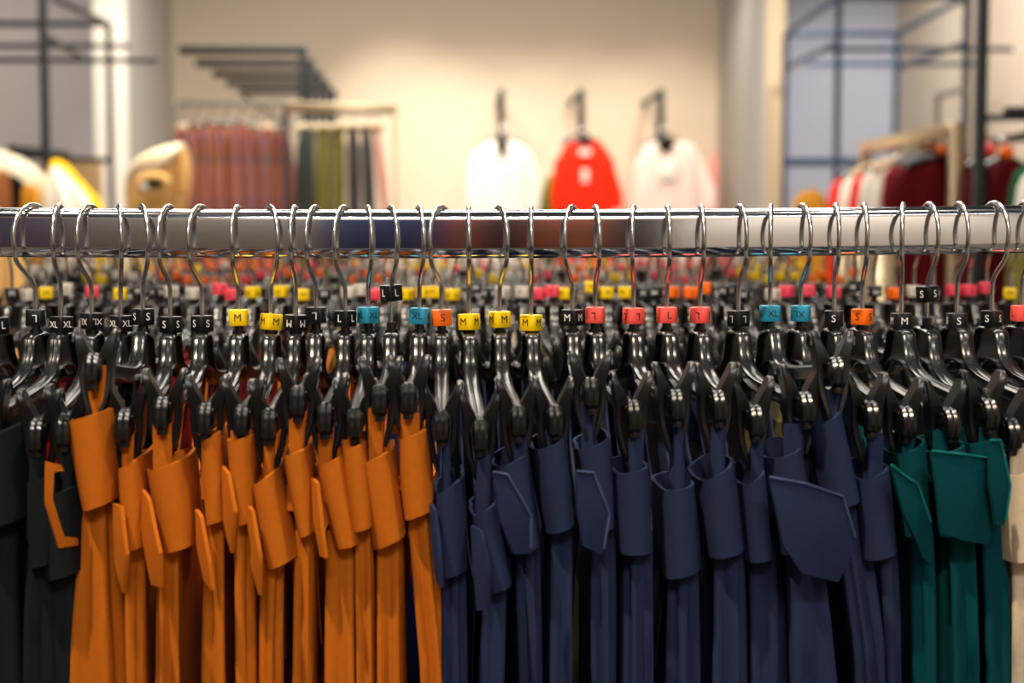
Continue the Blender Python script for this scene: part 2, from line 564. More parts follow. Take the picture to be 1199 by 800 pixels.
def make_hanger(x, y, z, label, group, color, txt=None, tagz=-0.053, tagyaw=0, flip=False, tilt=0, swivel=0, yaw=0, pitch=0, detail=2, squeeze=1.0):
    root = empty('clip_hanger', (x, y, z), label, 'hanger', group)
    mb = Matrix.Translation((0, 0, NECK)) @ Matrix.Rotation(yaw, 4, 'Z') @ Matrix.Rotation(pitch, 4, 'X') @ Matrix.Translation((0, 0, -NECK))
    add('hook', HOOK, root, Matrix.Rotation(swivel, 4, 'Z'))
    b = add('body', BODY, root, mb)
    t = add('size_tag', TAGM[color], root, Matrix.Translation((0, 0, tagz)) @ Matrix.Rotation(R(tagyaw), 4, 'Z') @ Matrix.Rotation(R(tilt), 4, 'Y'))
    t['label'] = color + ' size tag' + (' printed ' + txt if txt else '')
    if txt:
        add('lettering', letters(txt, color), t, Matrix.Rotation(math.pi, 4, 'Y') if flip else None)
    if detail >= 1:
        for f in (True, False):
            if detail >= 2:
                c = add('clip', CLIP[f], root, mb @ Matrix.Diagonal((squeeze, 1, 1, 1)))
                for s in (1, -1):
                    add('lever', LEV[(s, f)], c)
            else:
                add('clip', CLIP_SIMPLE[f], root, mb @ Matrix.Diagonal((squeeze, 1, 1, 1)))
    return root


# ------------------------------------------------------------------ front row
# tag x, tag centre y, colour, letters, tag turn, upside down, tag tilt, hook bulge x, clip x, clip y
FRONT = [
    (-4, 381, 'black', 'L', -40, 0, 0, -16, None, None),
    (41, 372, 'black', 'L', 8, 1, 0, 15, None, None),
    (71, 380, 'black', 'XL', -38, 0, 0, 62, None, None),
    (107, 376, 'black', 'XL', 45, 1, 0, 90, 42, 512),
    (141, 379, 'black', 'XL', -42, 0, 0, 142, 75, 505),
    (167, 371, 'black', 'S', 40, 0, 0, 173, 110, 432),
    (199, 380, 'black', 'S', -32, 0, 0, 185, 145, 500),
    (236, 379, 'black', 'S', -45, 0, 0, 220, 190, 484),
    (279, 372, 'yellow', 'M', 0, 0, -1, 271, 240, 492),
    (317, 377, 'yellow', 'M', 36, 0, 5, 325, 283, 494),
    (346, 378, 'black', 'M', -40, 1, 2, 340, 315, 498),
    (370, 369, 'black', 'L', -5, 1, 0, 358, 349, 470),
    (404, 373, 'black', 'L', -36, 0, 0, 391, 381, 490),
    (431, 369, 'teal', 'XL', 38, 0, 0, 435, 415, 497),
    (458, 343, 'black', 'L', 36, 0, -4, 465, 445, 468),
    (491, 370, 'teal', 'XL', -14, 0, 1, 496, 478, 466),
    (517, 372, 'orange', 'S', 7, 0, -2, 503, 517, 500),
    (549, 377, 'yellow', 'M', -38, 0, -2, 549, 563, 512),
    (585, 374, 'yellow', 'M', 28, 0, -1, 594, 607, 494),
    (622, 378, 'yellow', 'M', -42, 0, 0, 622, 650, 494),
    (670, 372, 'black', 'M', -36, 0, 0, 661, 692, 460),
    (697, 369, 'coral', 'L', -14, 1, 0, 702, 742, 488),
    (742, 370, 'coral', 'L', 22, 1, 0, 740, 792, 475),
    (781, 369, 'coral', 'L', 8, 0, 0, 784, 841, 476),
    (820, 369, 'coral', 'L', -24, 1, 0, 824, 885, 494),
    (865, 373, 'black', 'L', 32, 1, 0, 874, 943, 478),
    (902, 367, 'teal', 'XL', 8, 0, 0, 902, 978, 436),
    (938, 367, 'teal', 'XL', -22, 1, 0, 949, 1020, 489),
    (977, 373, 'black', 'S', -16, 0, 0, 982, 1062, 496),
    (1010, 371, 'orange', 'S', 45, 0, 0, 1015, 1113, 498),
    (1056, 376, 'black', 'M', 4, 0, 0, 1056, 1158, 486),
    (1086, 344, 'black', 'S', 38, 0, -5, 1098, 1187, 512),
    (1121, 376, 'black', 'S', -4, 0, 0, 1133, None, None),
    (1162, 373, 'black', 'S', 42, 0, 0, 1180, None, None),
    (1197, 367, 'coral', 'L', 4, 0, 0, 1208, None, None),
]
cnt = {}
for f in FRONT:
    cnt[f[2]] = cnt.get(f[2], 0) + 1
seen = {}
CLIPPOS = {}
for (tx, ty, col, txt, tyaw, flip, tilt, bx, cx, cy) in FRONT:
    hx = P(tx, 330, 1.0).x
    hz = RAILZ + zr(hx)
    # hook swivel from where its bulge shows
    bpos = P(bx, 270, 0.981).x - hx
    sw = math.asin(max(-0.85, min(0.85, bpos / 0.0205)))
    yaw = pitch = 0.0
    if cx is not None:
        c = P(cx, cy, 1 - 0.178)
        yaw = math.asin((c.x - hx) / 0.178)
        zr0 = -0.1005 - NECK
        dz = (c.z - hz) - NECK
        ang = math.atan2(dz, 0.178) - math.atan2(zr0, 0.178)
        pitch = -ang
    seen[col] = seen.get(col, 0) + 1
    n = seen[col]
    if cnt[col] == 1:
        lab = 'black clip hanger with the only %s %s size tag on the nearest rail' % (col, txt)
    else:
        lab = 'black clip hanger on nearest rail with %s %s tag, %s %s tag from the left' % (col, txt, ordinal(n), col)
    h = make_hanger(hx, 0.0, hz, lab, 'clip hangers on the nearest rail', col, txt, tagz=P(tx, ty, 1.0).z - hz, tagyaw=tyaw, flip=bool(flip), tilt=tilt,
                    swivel=sw, yaw=yaw, pitch=pitch)
    CLIPPOS[cx] = (hx, yaw, pitch)


# ------------------------------------------------------------------ belted skirts of the front row
def fold_ring(xl, xr, yf, yb, zl, zr_, yaw, n=56, e=0.55, fold=0.0, ph=0.0, k=5, pinch=None, zback=0.0, rfk=1.2, wb=0.0085, sag=0.0):
    """one horizontal ring of cloth: seen from the aisle it reaches from xl to xr; it runs from yf back to yb"""
    pts = []
    xc, hw = (xl + xr) / 2, abs(xr - xl) / 2
    yc, hy = (yf + yb) / 2, abs(yb - yf) / 2
    rf = max(hw * rfk, 0.006)
    for i in range(n):
        # the front third of the points lie on the rounded front, the rest on the sides and back
        t = i / n
        if t < 0.5:
            a = math.pi * (t / 0.5)          # right -> front -> left
            x = hw * math.copysign(abs(math.cos(a)) ** 0.75, math.cos(a))
            y = yf + rf - rf * math.sin(a) ** 0.9
            r = fold * math.sin(k * a + ph)
            x += r * math.cos(a)
            y -= r * math.sin(a)
        elif t < 0.62:
            s = (t - 0.5) / 0.12
            x = -hw + fold * math.sin(6 * s + ph)
            y = yf + rf + (yb - 0.012 - yf - rf) * s
        elif t < 0.88:
            a = math.pi * (t - 0.62) / 0.26
            x = -hw * math.cos(a)
            y = yb - 0.012 + 0.012 * math.sin(a)
        else:
            s = (t - 0.88) / 0.12
            x = hw + fold * math.sin(5 * s + ph * 1.3)
            y = yb - 0.012 + (yf + rf - yb + 0.012) * s
        if hw > wb:
            q = max(0.0, min(1.0, (y - yf - rf * 0.8) / 0.075))
            x *= 1 + (wb / hw - 1) * q * q * (3 - 2 * q)
        if pinch:
            for yj in pinch:
                d = abs(y - yj)
                if d < 0.0125:
                    lim = 0.0010 if d < 0.0075 else 0.0010 + (d - 0.0075) * 1.6
                    x = max(-lim, min(lim, x))
        f = 0.5 + 0.5 * max(-1, min(1, x / max(hw, 1e-5)))
        z = zl + (zr_ - zl) * f + zback * (y - yf)
        if sag:
            q = max(0.0, min(1.0, (y - yf - 0.018) / 0.03)) * max(0.0, min(1.0, (yb - 0.02 - y) / 0.05))
            z -= sag * q * q * (3 - 2 * q)
        pts.append(Vector((xc + x + (y - yf) * math.tan(-yaw), y, z)))
    return pts


def shell(bm_rings, name, m, parent, thick, smooth=42):
    """a sleeve of cloth open at the top and at the bottom"""
    bm = bmesh.new()
    n = len(bm_rings[0])
    inner = []
    for r in bm_rings:
        q = []
        for k in range(n):
            t = r[(k + 1) % n] - r[k - 1]
            nr = Vector((t.y, -t.x, 0))
            if nr.length > 1e-9:
                nr.normalize()
            q.append(r[k] - nr * thick)
        inner.append(q)
    # the rings run right -> front -> left -> back; (t.y, -t.x) points outwards or inwards: check on the first ring
    c = sum((p for p in bm_rings[-1]), Vector()) / n
    if sum(((a - c).length - (b - c).length) for a, b in zip(bm_rings[-1], inner[-1])) < 0:
        inner = [[2 * a - b for a, b in zip(r, q)] for r, q in zip(bm_rings, inner)]
    bm_loft(bm, bm_rings + inner[::-1] + [bm_rings[0]], cap0=False, cap1=False)
    bmesh.ops.remove_doubles(bm, verts=bm.verts, dist=1e-6)
    return add(name, to_mesh(name, bm, m, smooth), parent)


def lerp(a, b, t):
    return a + (b - a) * t


def make_skirt(label, m, clipx, tongue, band, body, tabs=(), fold=0.0026, seed=0, hy=-0.184, group='belted skirts clipped on the nearest rail', zb=0.0):
    rnd = random.Random(seed)
    hx, yaw, pitch = CLIPPOS.get(clipx, (P(clipx, 300, 1).x, 0, 0))
    d = 1 + hy
    base = P(clipx, 500, d)
    root = empty('belted_skirt', (base.x, 0, 0.3), label, 'skirt', group)
    off = Vector((-base.x, 0, -0.3))

    def sh(r):
        return [p + off for p in r]
    yb = 0.165
    # waistband held by the clips
    xl0, xr0, yt, xl1, xr1 = tongue
    rings = []
    ybm = band[2][1] if band else body[2]
    n = 7
    dt = d + 0.009
    for i in range(n + 1):
        t = i / n
        yy = lerp(yt, ybm - 25, t)
        a, b = P(lerp(xl0, xl1, min(1, t * 1.6)), yy, dt), P(lerp(xr0, xr1, min(1, t * 1.6)), yy, dt)
        pin = None
        if a.z - RAILZ > -0.128:
            pin = (-UC * math.cos(yaw), UC * math.cos(yaw))
        rings.append(sh(fold_ring(a.x, b.x, dt - 1, yb, a.z, b.z, yaw, pinch=pin, fold=0.0007, k=4, ph=seed, zback=math.tan(pitch) * 0.9 * (1 - t), sag=0.08)))
    shell(rings, 'waistband', m, root, 0.0011)
    # belt: a wide open cuff
    if band:
        TL, TR, BR, BL = band
        rings = []
        for i in range(7):
            t = i / 6
            l = (lerp(TL[0], BL[0], t), lerp(TL[1], BL[1], t))
            r = (lerp(TR[0], BR[0], t), lerp(TR[1], BR[1], t))
            a, b = P(l[0], l[1], d), P(r[0], r[1], d)
            puff = 0.0006 * math.sin(math.pi * t)
            rings.append(sh(fold_ring(a.x - puff, b.x + puff, d - 1, d - 1 + 0.062, a.z, b.z, yaw, k=3, ph=seed, fold=0.0003 + 0.0003 * t, zback=zb, rfk=2.2)))
        shell(rings, 'belt', m, root, 0.0019)
    # pleated body
    xa, xb, y1, xc_, xd = body
    rings = []
    db = d + 0.012
    z1 = P(0, y1 - 18, db).z
    z2 = P(0, 800, db).z
    zend = 0.52
    ph = rnd.uniform(0, 6)
    kk = rnd.choice((3, 4, 5))
    for i in range(15):
        t = i / 14
        z = lerp(z1, zend, t ** 1.35)
        s = (z1 - z) / (z1 - z2)
        s2 = s if s < 1 else 1 + (s - 1) * 0.35
        yy = lerp(y1 - 18, 800, min(s, 1))
        L0, R0 = P(xa, yy, db).x, P(xb, yy, db).x
        L1, R1 = P(xc_, 800, db).x, P(xd, 800, db).x
        l, r = lerp(L0, L1, s2), lerp(R0, R1, s2)
        fo = min(fold * (0.35 + 1.0 * min(1.6, s)), (r - l) * 0.16)
        l, r = l + fo * 0.9, r - fo * 0.9
        rings.append(sh(fold_ring(l, r, db - 1 - 0.002 * min(1, s), -0.03, z, z, yaw, k=kk, ph=ph + 0.35 * s, fold=fo, n=72)))
    bm = bmesh.new()
    bm_loft(bm, rings, cap0=True, cap1=False)
    add('pleated_body', to_mesh('pleated_body', bm, m, 60), root)
    # loose belt ends
    for tb in tabs:
        pts, dd, curl = tb
        bm = bmesh.new()
        cxp = sum(p[0] for p in pts) / len(pts)
        vs = []
        for (px, py) in pts:
            vs.append(bm.verts.new(P(px, py, dd + curl * (px - cxp)) + off))
        fc = bm.faces.new(vs)
        bmesh.ops.triangulate(bm, faces=[fc])
        bmesh.ops.subdivide_edges(bm, edges=bm.edges, cuts=3, use_grid_fill=True)
        cen = P(cxp, sum(p[1] for p in pts) / len(pts), dd) + off
        for v in bm.verts:
            r2 = (v.co - cen).length
            v.co.y += 5.0 * r2 * r2 * (1 if v.co.x > cen.x else 0.5)
        bmesh.ops.recalc_face_normals(bm, faces=bm.faces)
        bmesh.ops.solidify(bm, geom=bm.faces[:], thickness=0.0021)
        be = add('belt_end', to_mesh('belt_end', bm, m, 30), root)
        edge = {'navy_crepe': 'navy_edge', 'teal_crepe': 'teal_edge'}.get(m.name)
        if edge and dd < 0.803:
            line = []
            for (p0, p1) in zip(pts[:3], pts[1:4]):
                for k in range(6):
                    px, py = lerp(p0[0], p1[0], k / 6), lerp(p0[1], p1[1], k / 6)
                    v = P(px, py, dd + curl * (px - cxp)) + off
                    r2 = (v - cen).length
                    v.y += 5.0 * r2 * r2 * (1 if v.x > cen.x else 0.5) - 0.0006
                    line.append(v)
            bm = bmesh.new()
            bm_tube(bm, line, 0.0007, 6)
            o = add('stitched_edge', to_mesh('stitched_edge', bm, M[edge], 60), be)
            o['label'] = 'paler stitched edge'
    return root


def pos(lbl, i, n):
    if n == 1:
        return lbl
    return lbl


# colour, clip x, tongue (xl, xr, ytop, xl2, xr2), belt (TL, TR, BR, BL), body (xl, xr, y, xl800, xr800), tabs
SK = [
    ('char', -16, (-30, -4, 505, -30, 0), ((-40, 520), (18, 500), (24, 610), (-34, 625)), (-34, 20, 620, -40, 28), []),
    ('char', 42, (30, 54, 520, 28, 56), ((26, 570), (66, 555), (66, 660), (30, 668)), (28, 62, 664, 22, 64), []),
    ('char', 75, (62, 90, 512, 60, 92), ((34, 588), (92, 570), (92, 672), (46, 684)), (46, 92, 682, 40, 90), []),
    ('orange', 110, (101, 127, 428, 101, 124), ((67, 497), (131, 480), (134, 587), (89, 603)), (96, 131, 600, 72, 150),
     [([(70, 545), (54, 541), (54, 590), (69, 643), (90, 640), (90, 632), (75, 630), (62, 585), (63, 553), (74, 552)], 0.812, 0.0003)]),
    ('orange', 145, (141, 158, 508, 140, 158), ((133, 553), (167, 535), (170, 640), (140, 650)), (142, 169, 648, 144, 170),
     [([(131, 590), (140, 594), (147, 650), (142, 697), (134, 660)], 0.812, -0.0009)]),
    ('orange', 190, (177, 201, 496, 177, 203), ((164, 556), (219, 538), (226, 640), (186, 652)), (182, 212, 652, 180, 214),
     [([(162, 570), (172, 584), (186, 648), (186, 690), (176, 686), (166, 630)], 0.809, -0.0009)]),
    ('orange', 240, (234, 251, 505, 233, 256), ((235, 518), (256, 508), (262, 610), (240, 617)), (240, 266, 615, 235, 268),
     [([(228, 597), (234, 606), (243, 655), (247, 693), (238, 680), (230, 640)], 0.812, -0.0009)]),
    ('orange', 283, (266, 291, 505, 264, 290), ((263, 518), (294, 512), (295, 612), (274, 618)), (270, 296, 615, 270, 300),
     [([(259, 546), (266, 555), (274, 600), (269, 650), (261, 610)], 0.812, -0.0009)]),
    ('orange', 315, (304, 328, 514, 302, 322), ((290, 572), (324, 553), (347, 655), (309, 671)), (305, 332, 668, 302, 331),
     [([(288, 592), (294, 598), (303, 652), (302, 699), (293, 660)], 0.809, -0.0009)]),
    ('orange', 349, (336, 360, 492, 336, 358), ((328, 536), (361, 526), (368, 624), (348, 632)), (345, 369, 630, 342, 368), []),
    ('orange', 381, (366, 392, 503, 366, 394), ((366, 550), (406, 533), (423, 638), (389, 646)), (380, 421, 644, 378, 423),
     [([(363, 560), (370, 566), (375, 612), (380, 655), (374, 652), (367, 610)], 0.812, -0.0009)]),
    ('orange', 415, (398, 424, 516, 402, 426), ((398, 528), (428, 520), (436, 618), (412, 626)), (412, 438, 622, 414, 440), []),
    ('orange', 445, (424, 458, 478, 424, 460), ((414, 548), (460, 529), (475, 630), (436, 648)), (437, 473, 645, 436, 474), []),
    ('orange', 478, (464, 497, 484, 464, 497), ((464, 517), (498, 506), (506, 600), (473, 612)), (474, 506, 610, 490, 527), []),
    ('navy', 517, (514, 530, 518, 513, 533), ((508, 582), (544, 561), (547, 672), (514, 680)), (516, 546, 678, 516, 548),
     [([(503, 590), (508, 598), (513, 645), (516, 690), (510, 680), (505, 640)], 0.812, -0.0009)]),
    ('navy', 563, (558, 578, 533, 556, 580), ((552, 607), (584, 591), (601, 690), (570, 696)), (566, 596, 694, 560, 592),
     [([(551, 616), (562, 622), (572, 670), (570, 716), (558, 716), (553, 660)], 0.809, -0.0006)]),
    ('navy', 607, (599, 620, 500, 597, 620), ((578, 550), (622, 533), (636, 640), (604, 652)), (602, 634, 648, 608, 638),
     [([(578, 553), (594, 556), (622, 604), (622, 650), (602, 650), (586, 610)], 0.799, 0.0002)]),
    ('navy', 650, (641, 660, 496, 640, 664), ((625, 530), (666, 515), (676, 617), (642, 629)), (645, 676, 625, 643, 676), []),
    ('navy', 692, (678, 700, 470, 676, 702), ((676, 530), (718, 515), (722, 620), (690, 628)), (690, 722, 626, 690, 722),
     [([(676, 552), (695, 554), (714, 602), (706, 652), (684, 640), (678, 600)], 0.799, 0.0002)]),
    ('navy', 742, (734, 756, 503, 734, 756), ((722, 557), (764, 549), (767, 650), (728, 652)), (732, 768, 650, 730, 768), []),
    ('navy', 792, (787, 802, 496, 783, 812), ((777, 577), (818, 570), (827, 670), (780, 682)), (784, 820, 678, 780, 822), []),
    ('navy', 841, (831, 853, 500, 829, 855), ((822, 567), (866, 543), (880, 647), (832, 658)), (836, 874, 655, 832, 878), []),
    ('navy', 885, (873, 898, 515, 872, 900), ((871, 571), (901, 553), (911, 655), (876, 662)), (878, 912, 660, 878, 914), []),
    ('navy', 943, (916, 944, 497, 914, 946), ((902, 540), (946, 526), (962, 640), (915, 655)), (915, 965, 650, 914, 985),
     [([(903, 560), (945, 567), (988, 582), (1006, 640), (985, 685), (940, 672), (918, 640)], 0.795, 0.0002)]),
    ('navy', 978, (964, 992, 456, 962, 990), ((953, 503), (990, 483), (1014, 588), (972, 600)), (975, 1014, 596, 1005, 1042), []),
    ('navy', 1020, (1015, 1036, 507, 1014, 1038), ((1010, 565), (1047, 549), (1055, 650), (1018, 660)), (1022, 1055, 655, 1030, 1060), []),
    ('teal', 1062, (1050, 1078, 503, 1052, 1078), ((1050, 535), (1091, 519), (1097, 620), (1062, 632)), (1066, 1098, 628, 1070, 1100),
     [([(1045, 545), (1058, 556), (1075, 568), (1093, 620), (1097, 668), (1083, 655), (1058, 600)], 0.799, 0.0002)]),
    ('teal', 1113, (1088, 1117, 505, 1088, 1118), ((1094, 534), (1140, 522), (1150, 622), (1104, 632)), (1104, 1146, 628, 1104, 1150),
     [([(1093, 529), (1125, 532), (1158, 537), (1175, 598), (1160, 640), (1130, 634), (1103, 624)], 0.800, 0.0002)]),
    ('teal', 1158, (1132, 1176, 500, 1132, 1172), ((1128, 522), (1173, 515), (1182, 612), (1142, 622)), (1146, 1178, 618, 1150, 1187),
     [([(1160, 516), (1173, 516), (1183, 570), (1178, 616), (1168, 615), (1160, 570)], 0.799, 0.0002)]),
    ('cream', 1187, (1184, 1204, 520, 1184, 1206), ((1183, 560), (1222, 548), (1226, 655), (1184, 662)), (1186, 1224, 658, 1184, 1226), []),
]
WORD = {'char': 'charcoal', 'orange': 'burnt orange', 'navy': 'navy blue', 'teal': 'teal green', 'cream': 'cream'}
tot = {}
for s in SK:
    tot[s[0]] = tot.get(s[0], 0) + 1
now = {}
SPECIAL = {110: 'burnt orange belted skirt hung highest, first orange skirt from the left on nearest rail',
           943: 'navy blue skirt with one broad pointed belt end flopping forward',
           978: 'navy blue belted skirt hung highest, just behind the broad flopping belt end',
           1187: 'cream belted skirt at the right edge of the nearest rail',
           445: 'burnt orange belted skirt with the tallest rounded waistband standing above its belt'}
for i, (c, cx, tg, bd, by, tabs) in enumerate(SK):
    now[c] = now.get(c, 0) + 1
    lab = SPECIAL.get(cx) or '%s belted skirt, %s %s skirt from the left on the nearest rail' % (WORD[c], ordinal(now[c]), WORD[c].split()[-1] if c == 'orange' else WORD[c].split()[0])
    make_skirt(lab, M[c], cx, tg, bd, by, tabs, seed=i, hy=-0.184 - 0.002 * (i % 2))

# ------------------------------------------------------------------ second row
ROW2 = [(14, 'black'), (34, 'white'), (54, 'yellow'), (77, 'white'), (108, 'pink'), (141, 'yellow'), (163, 'black'), (185, 'black'), (200, 'white'), (227, 'white'), (257, 'pink'),
        (272, 'pink'), (296, 'yellow'), (329, 'yellow'), (354, 'yellow'), (380, 'black'), (408, 'white'), (423, 'white'), (437, 'pink'), (449, 'pink'),
        (475, 'yellow'), (496, 'yellow'), (509, 'yellow'), (530, 'yellow'), (555, 'black'), (571, 'black'), (588, 'white'), (613, 'white'), (631, 'pink'),
        (647, 'pink'), (663, 'yellow'), (692, 'yellow'), (710, 'yellow'), (733, 'yellow'), (757, 'black'), (771, 'black'), (786, 'orange'), (808, 'orange'),
        (825, 'orange'), (850, 'black'), (872, 'black'), (905, 'white'), (921, 'pink'), (946, 'pink'), (976, 'pink'), (1002, 'black'), (1024, 'black'), (1048, 'orange'), (1070, 'white'),
        (1093, 'black'), (1116, 'pink'), (1135, 'pink'), (1155, 'pink'), (1183, 'yellow'), (1208, 'black')]
TX2 = {'yellow': 'M', 'pink': 'L', 'orange': 'S', 'white': 'S', 'black': 'M'}
NICE = {'pink': 'red', 'coral': 'coral red'}


def simple_skirt_mesh(name, m, seed):
    rnd = random.Random(seed)
    rings = []
    rows = [(-0.108, 0.005, 0.172), (-0.128, 0.006, 0.172), (-0.145, 0.0075, 0.174), (-0.146, 0.0092, 0.178), (-0.19, 0.0092, 0.178), (-0.191, 0.0072, 0.174),
            (-0.30, 0.0080, 0.176), (-0.50, 0.0090, 0.180), (-0.82, 0.0095, 0.19)]
    for z, hw, hyy in rows:
        pin = (-UC, UC) if z > -0.13 else None
        rings.append(fold_ring(-hw, hw, -hyy, hyy, z, z, 0, n=40, fold=0.0012 if z < -0.2 else 0.0004, k=5, ph=seed, pinch=pin))
    bm = bmesh.new()
    bm_loft(bm, rings)
    return to_mesh(name, bm, m, 50)


SIMPLE = {}
tot2, now2, nows = {}, {}, {}
for x, c in ROW2:
    tot2[c] = tot2.get(c, 0) + 1


def zone2(x):
    for a, b, m in ((0, 95, 'black'), (95, 345, 'red'), (345, 395, 'orange'), (395, 520, 'blue'), (520, 640, 'black'), (640, 700, 'khaki'),
                    (700, 840, 'black'), (840, 900, 'khaki'), (900, 1300, 'black')):
        if a <= x < b:
            return m
    return 'black'


for i, (x, c) in enumerate(ROW2):
    rnd = random.Random(100 + i)
    d = 1 + ROWY[1]
    hx = P(x, 330, d).x
    now2[c] = now2.get(c, 0) + 1
    lab = 'black clip hanger on second rail back, %s tag, %s %s tag from the left' % (NICE.get(c, c), ordinal(now2[c]), NICE.get(c, c))
    yw = rnd.uniform(-0.05, 0.05)
    make_hanger(hx, ROWY[1], RAILZ, lab, 'clip hangers on the second rail', c, TX2[c], tagz=-0.0535 + rnd.uniform(-0.002, 0.002) + (0.004 if i % 7 == 3 else 0),
                tagyaw=rnd.choice((0, 12, -20, 40, -38)), flip=rnd.random() < 0.3, swivel=rnd.uniform(-0.35, 0.35), yaw=yw,
                pitch=rnd.uniform(-0.07, 0.03), detail=2, squeeze=0.72)
    zc = zone2(x)
    if zc not in SIMPLE:
        SIMPLE[zc] = simple_skirt_mesh('belted_skirt', M[zc], len(SIMPLE))
    nows[zc] = nows.get(zc, 0) + 1
    o = add('belted_skirt', SIMPLE[zc])
    o.location = (hx, ROWY[1], RAILZ - 0.006)
    o.rotation_euler = (0, 0, yw)
    tag(o, '%s skirt on the second rail back, %s %s skirt from left there' % (zc, ordinal(nows[zc]), zc), 'skirt', 'skirts on the second rail')

# ------------------------------------------------------------------ third and fourth rows
ROW3Z = [(60, 'white'), (100, 'black'), (135, 'yellow'), (180, 'white'), (215, 'orange'), (280, 'orange'), (332, 'pink'), (345, 'orange'), (366, 'pink'), (385, 'orange'), (398, 'black'),
         (460, 'orange'), (480, 'white'), (500, 'pink'), (530, 'white'), (556, 'black'), (584, 'yellow'), (622, 'white'), (645, 'pink'), (665, 'black'), (690, 'orange'), (716, 'white'), (745, 'yellow'),
         (764, 'black'), (830, 'pink'), (850, 'black'), (866, 'pink'), (935, 'yellow'), (975, 'orange'), (1020, 'orange')]


def zone3(x):
    for a, c in ROW3Z:
        if x < a:
            return c
    return 'orange'


n3 = {}
x = 34.0
i = 0
while x < 1012:
    rnd = random.Random(500 + i)
    c = zone3(x)
    d = 1 + ROWY[2]
    n3[c] = n3.get(c, 0) + 1
    lab = 'blurred black hanger on third rail back, %s tag, %s %s tag from left' % (NICE.get(c, c), ordinal(n3[c]), NICE.get(c, c))
    make_hanger(P(x, 320, d).x, ROWY[2], RAILZ, lab, 'clip hangers on the third rail', c, None, tagz=-0.0535 + rnd.uniform(-0.006, 0.004),
                tagyaw=rnd.choice((0, 30, -20, 40)), swivel=rnd.uniform(-0.4, 0.4), yaw=rnd.uniform(-0.05, 0.05), pitch=rnd.uniform(-0.1, 0.05), detail=1, squeeze=0.65)
    x += rnd.uniform(14, 19)
    i += 1

ROW4Z = [(150, 'white'), (185, 'yellow'), (330, 'orange'), (420, 'pink'), (470, 'white'), (520, 'yellow'), (590, 'pink'), (650, 'white'), (700, 'orange'), (760, 'pink'), (860, 'pink'), (960, 'yellow')]
for row, xa, xb, step, word in ((3, 40.0, 950, (14, 17.5), 'fourth'), (4, 36.0, 925, (13.2, 16), 'fifth')):
    n4 = {}
    x = xa
    while x < xb:
        rnd = random.Random(900 + i)
        c = next((cc for a, cc in ROW4Z if x < a), 'orange')
        if rnd.random() < (0.3 if row == 3 else 0.7):
            c = rnd.choice(('white', 'black', 'yellow', 'black'))
        d = 1 + ROWY[row]
        n4[c] = n4.get(c, 0) + 1
        lab = 'blurred black hanger on %s rail back, %s tag, %s %s tag from left' % (word, NICE.get(c, c), ordinal(n4[c]), NICE.get(c, c))
        make_hanger(P(x, 310, d).x, ROWY[row], RAILZ, lab, 'clip hangers on the %s rail' % word, c, None, tagz=-0.0535 + rnd.uniform(-0.004, 0.004),
                    tagyaw=rnd.choice((0, 30, -20)), swivel=rnd.uniform(-0.4, 0.4), yaw=0, pitch=rnd.uniform(-0.08, 0.04), detail=0)
        x += rnd.uniform(*step)
        i += 1


# ------------------------------------------------------------------ steel frames in the background
def frame_thing(name, label, cat, base, bars, m, group=None):
    """bars: (part name, point, point, width)"""
    root = empty(name, base, label, cat, group)
    for nm, a, b, w, *mm in bars:
        add(nm, bar_mesh(nm, Vector(a) - Vector(base), Vector(b) - Vector(base), w, mm[0] if mm else m), root)
    return root


def down(p, z=0.0):
    return Vector((p.x, p.y, z))


# left frame
pA = P(49, -60, 5.2); pB = P(127, 28, 7.6); pC = P(-30, 28, 7.6); pD = P(-62, -60, 5.2)
bars = [('post', down(pA), pA, 0.026), ('post', down(pB), pB, 0.026), ('post', down(pC), pC, 0.026), ('crossbar', pC, pB, 0.026), ('crossbar', pA, P(-75, -60, 5.2), 0.026),
        ('depth_bar', P(62, -2, 7.0), pB, 0.022), ('depth_bar', P(54, 44, 5.4), P(97, 68, 7.3), 0.020),
        ('display_rod', P(-40, 54, 6.2), P(152, 54, 6.2), 0.018), ('display_rod', P(-40, 70, 5.9), P(184, 71, 5.9), 0.018),
        ('lower_bar', P(12, 174, 5.2), P(80, 181, 5.6), 0.022), ('lower_bar', P(50, 187, 7.6), P(130, 188, 7.6), 0.026)]
frame_thing('display_stand', 'black steel display frame on the left with thick post and protruding rods', 'display frame', down(pA), bars, M['steel'])

# right frame
n1, n2 = P(982, -4, 7.8), P(1133, -4, 7.8)
f1, f2 = P(920, 40, 9.0), P(1050, 40, 9.0)
g1, g2 = P(982, 50, 7.8), P(1133, 50, 7.8)
h1, h2 = P(920, 80, 9.0), P(1050, 80, 9.0)
w = 0.030
bars = [('post', down(n1), n1, w), ('post', down(n2), n2, w * 1.1), ('post', down(f1), f1, w), ('post', down(f2), f2, w), ('crossbar', f1, f2, w), ('crossbar', n1, n2, w),
        ('depth_bar', f1, n1, w * 0.85), ('depth_bar', f2, n2, w * 0.85), ('depth_bar', h1, g1, w * 0.85), ('depth_bar', h2, g2, w * 0.85),
        ('display_rod', P(966, 58, 8.1), P(1186, 58, 8.1), 0.024), ('display_rod', P(945, 75, 8.8), P(1146, 75, 8.8), 0.024),
        ('lower_bar', P(920, 190, 9.0), P(1050, 190, 9.0), 0.05)]
frame_thing('display_stand', 'blue-grey steel box frame on the right with sloping depth bars', 'display frame', down(n1), bars, M['bluesteel'])
q1 = P(1098, 112, 7.2)
frame_thing('display_stand', 'small grey steel portal behind the pale brass rail on the right', 'display frame', down(q1),
            [('post', down(q1), q1, 0.022), ('crossbar', q1, P(1134, 104, 6.6), 0.022)], M['greysteel'])
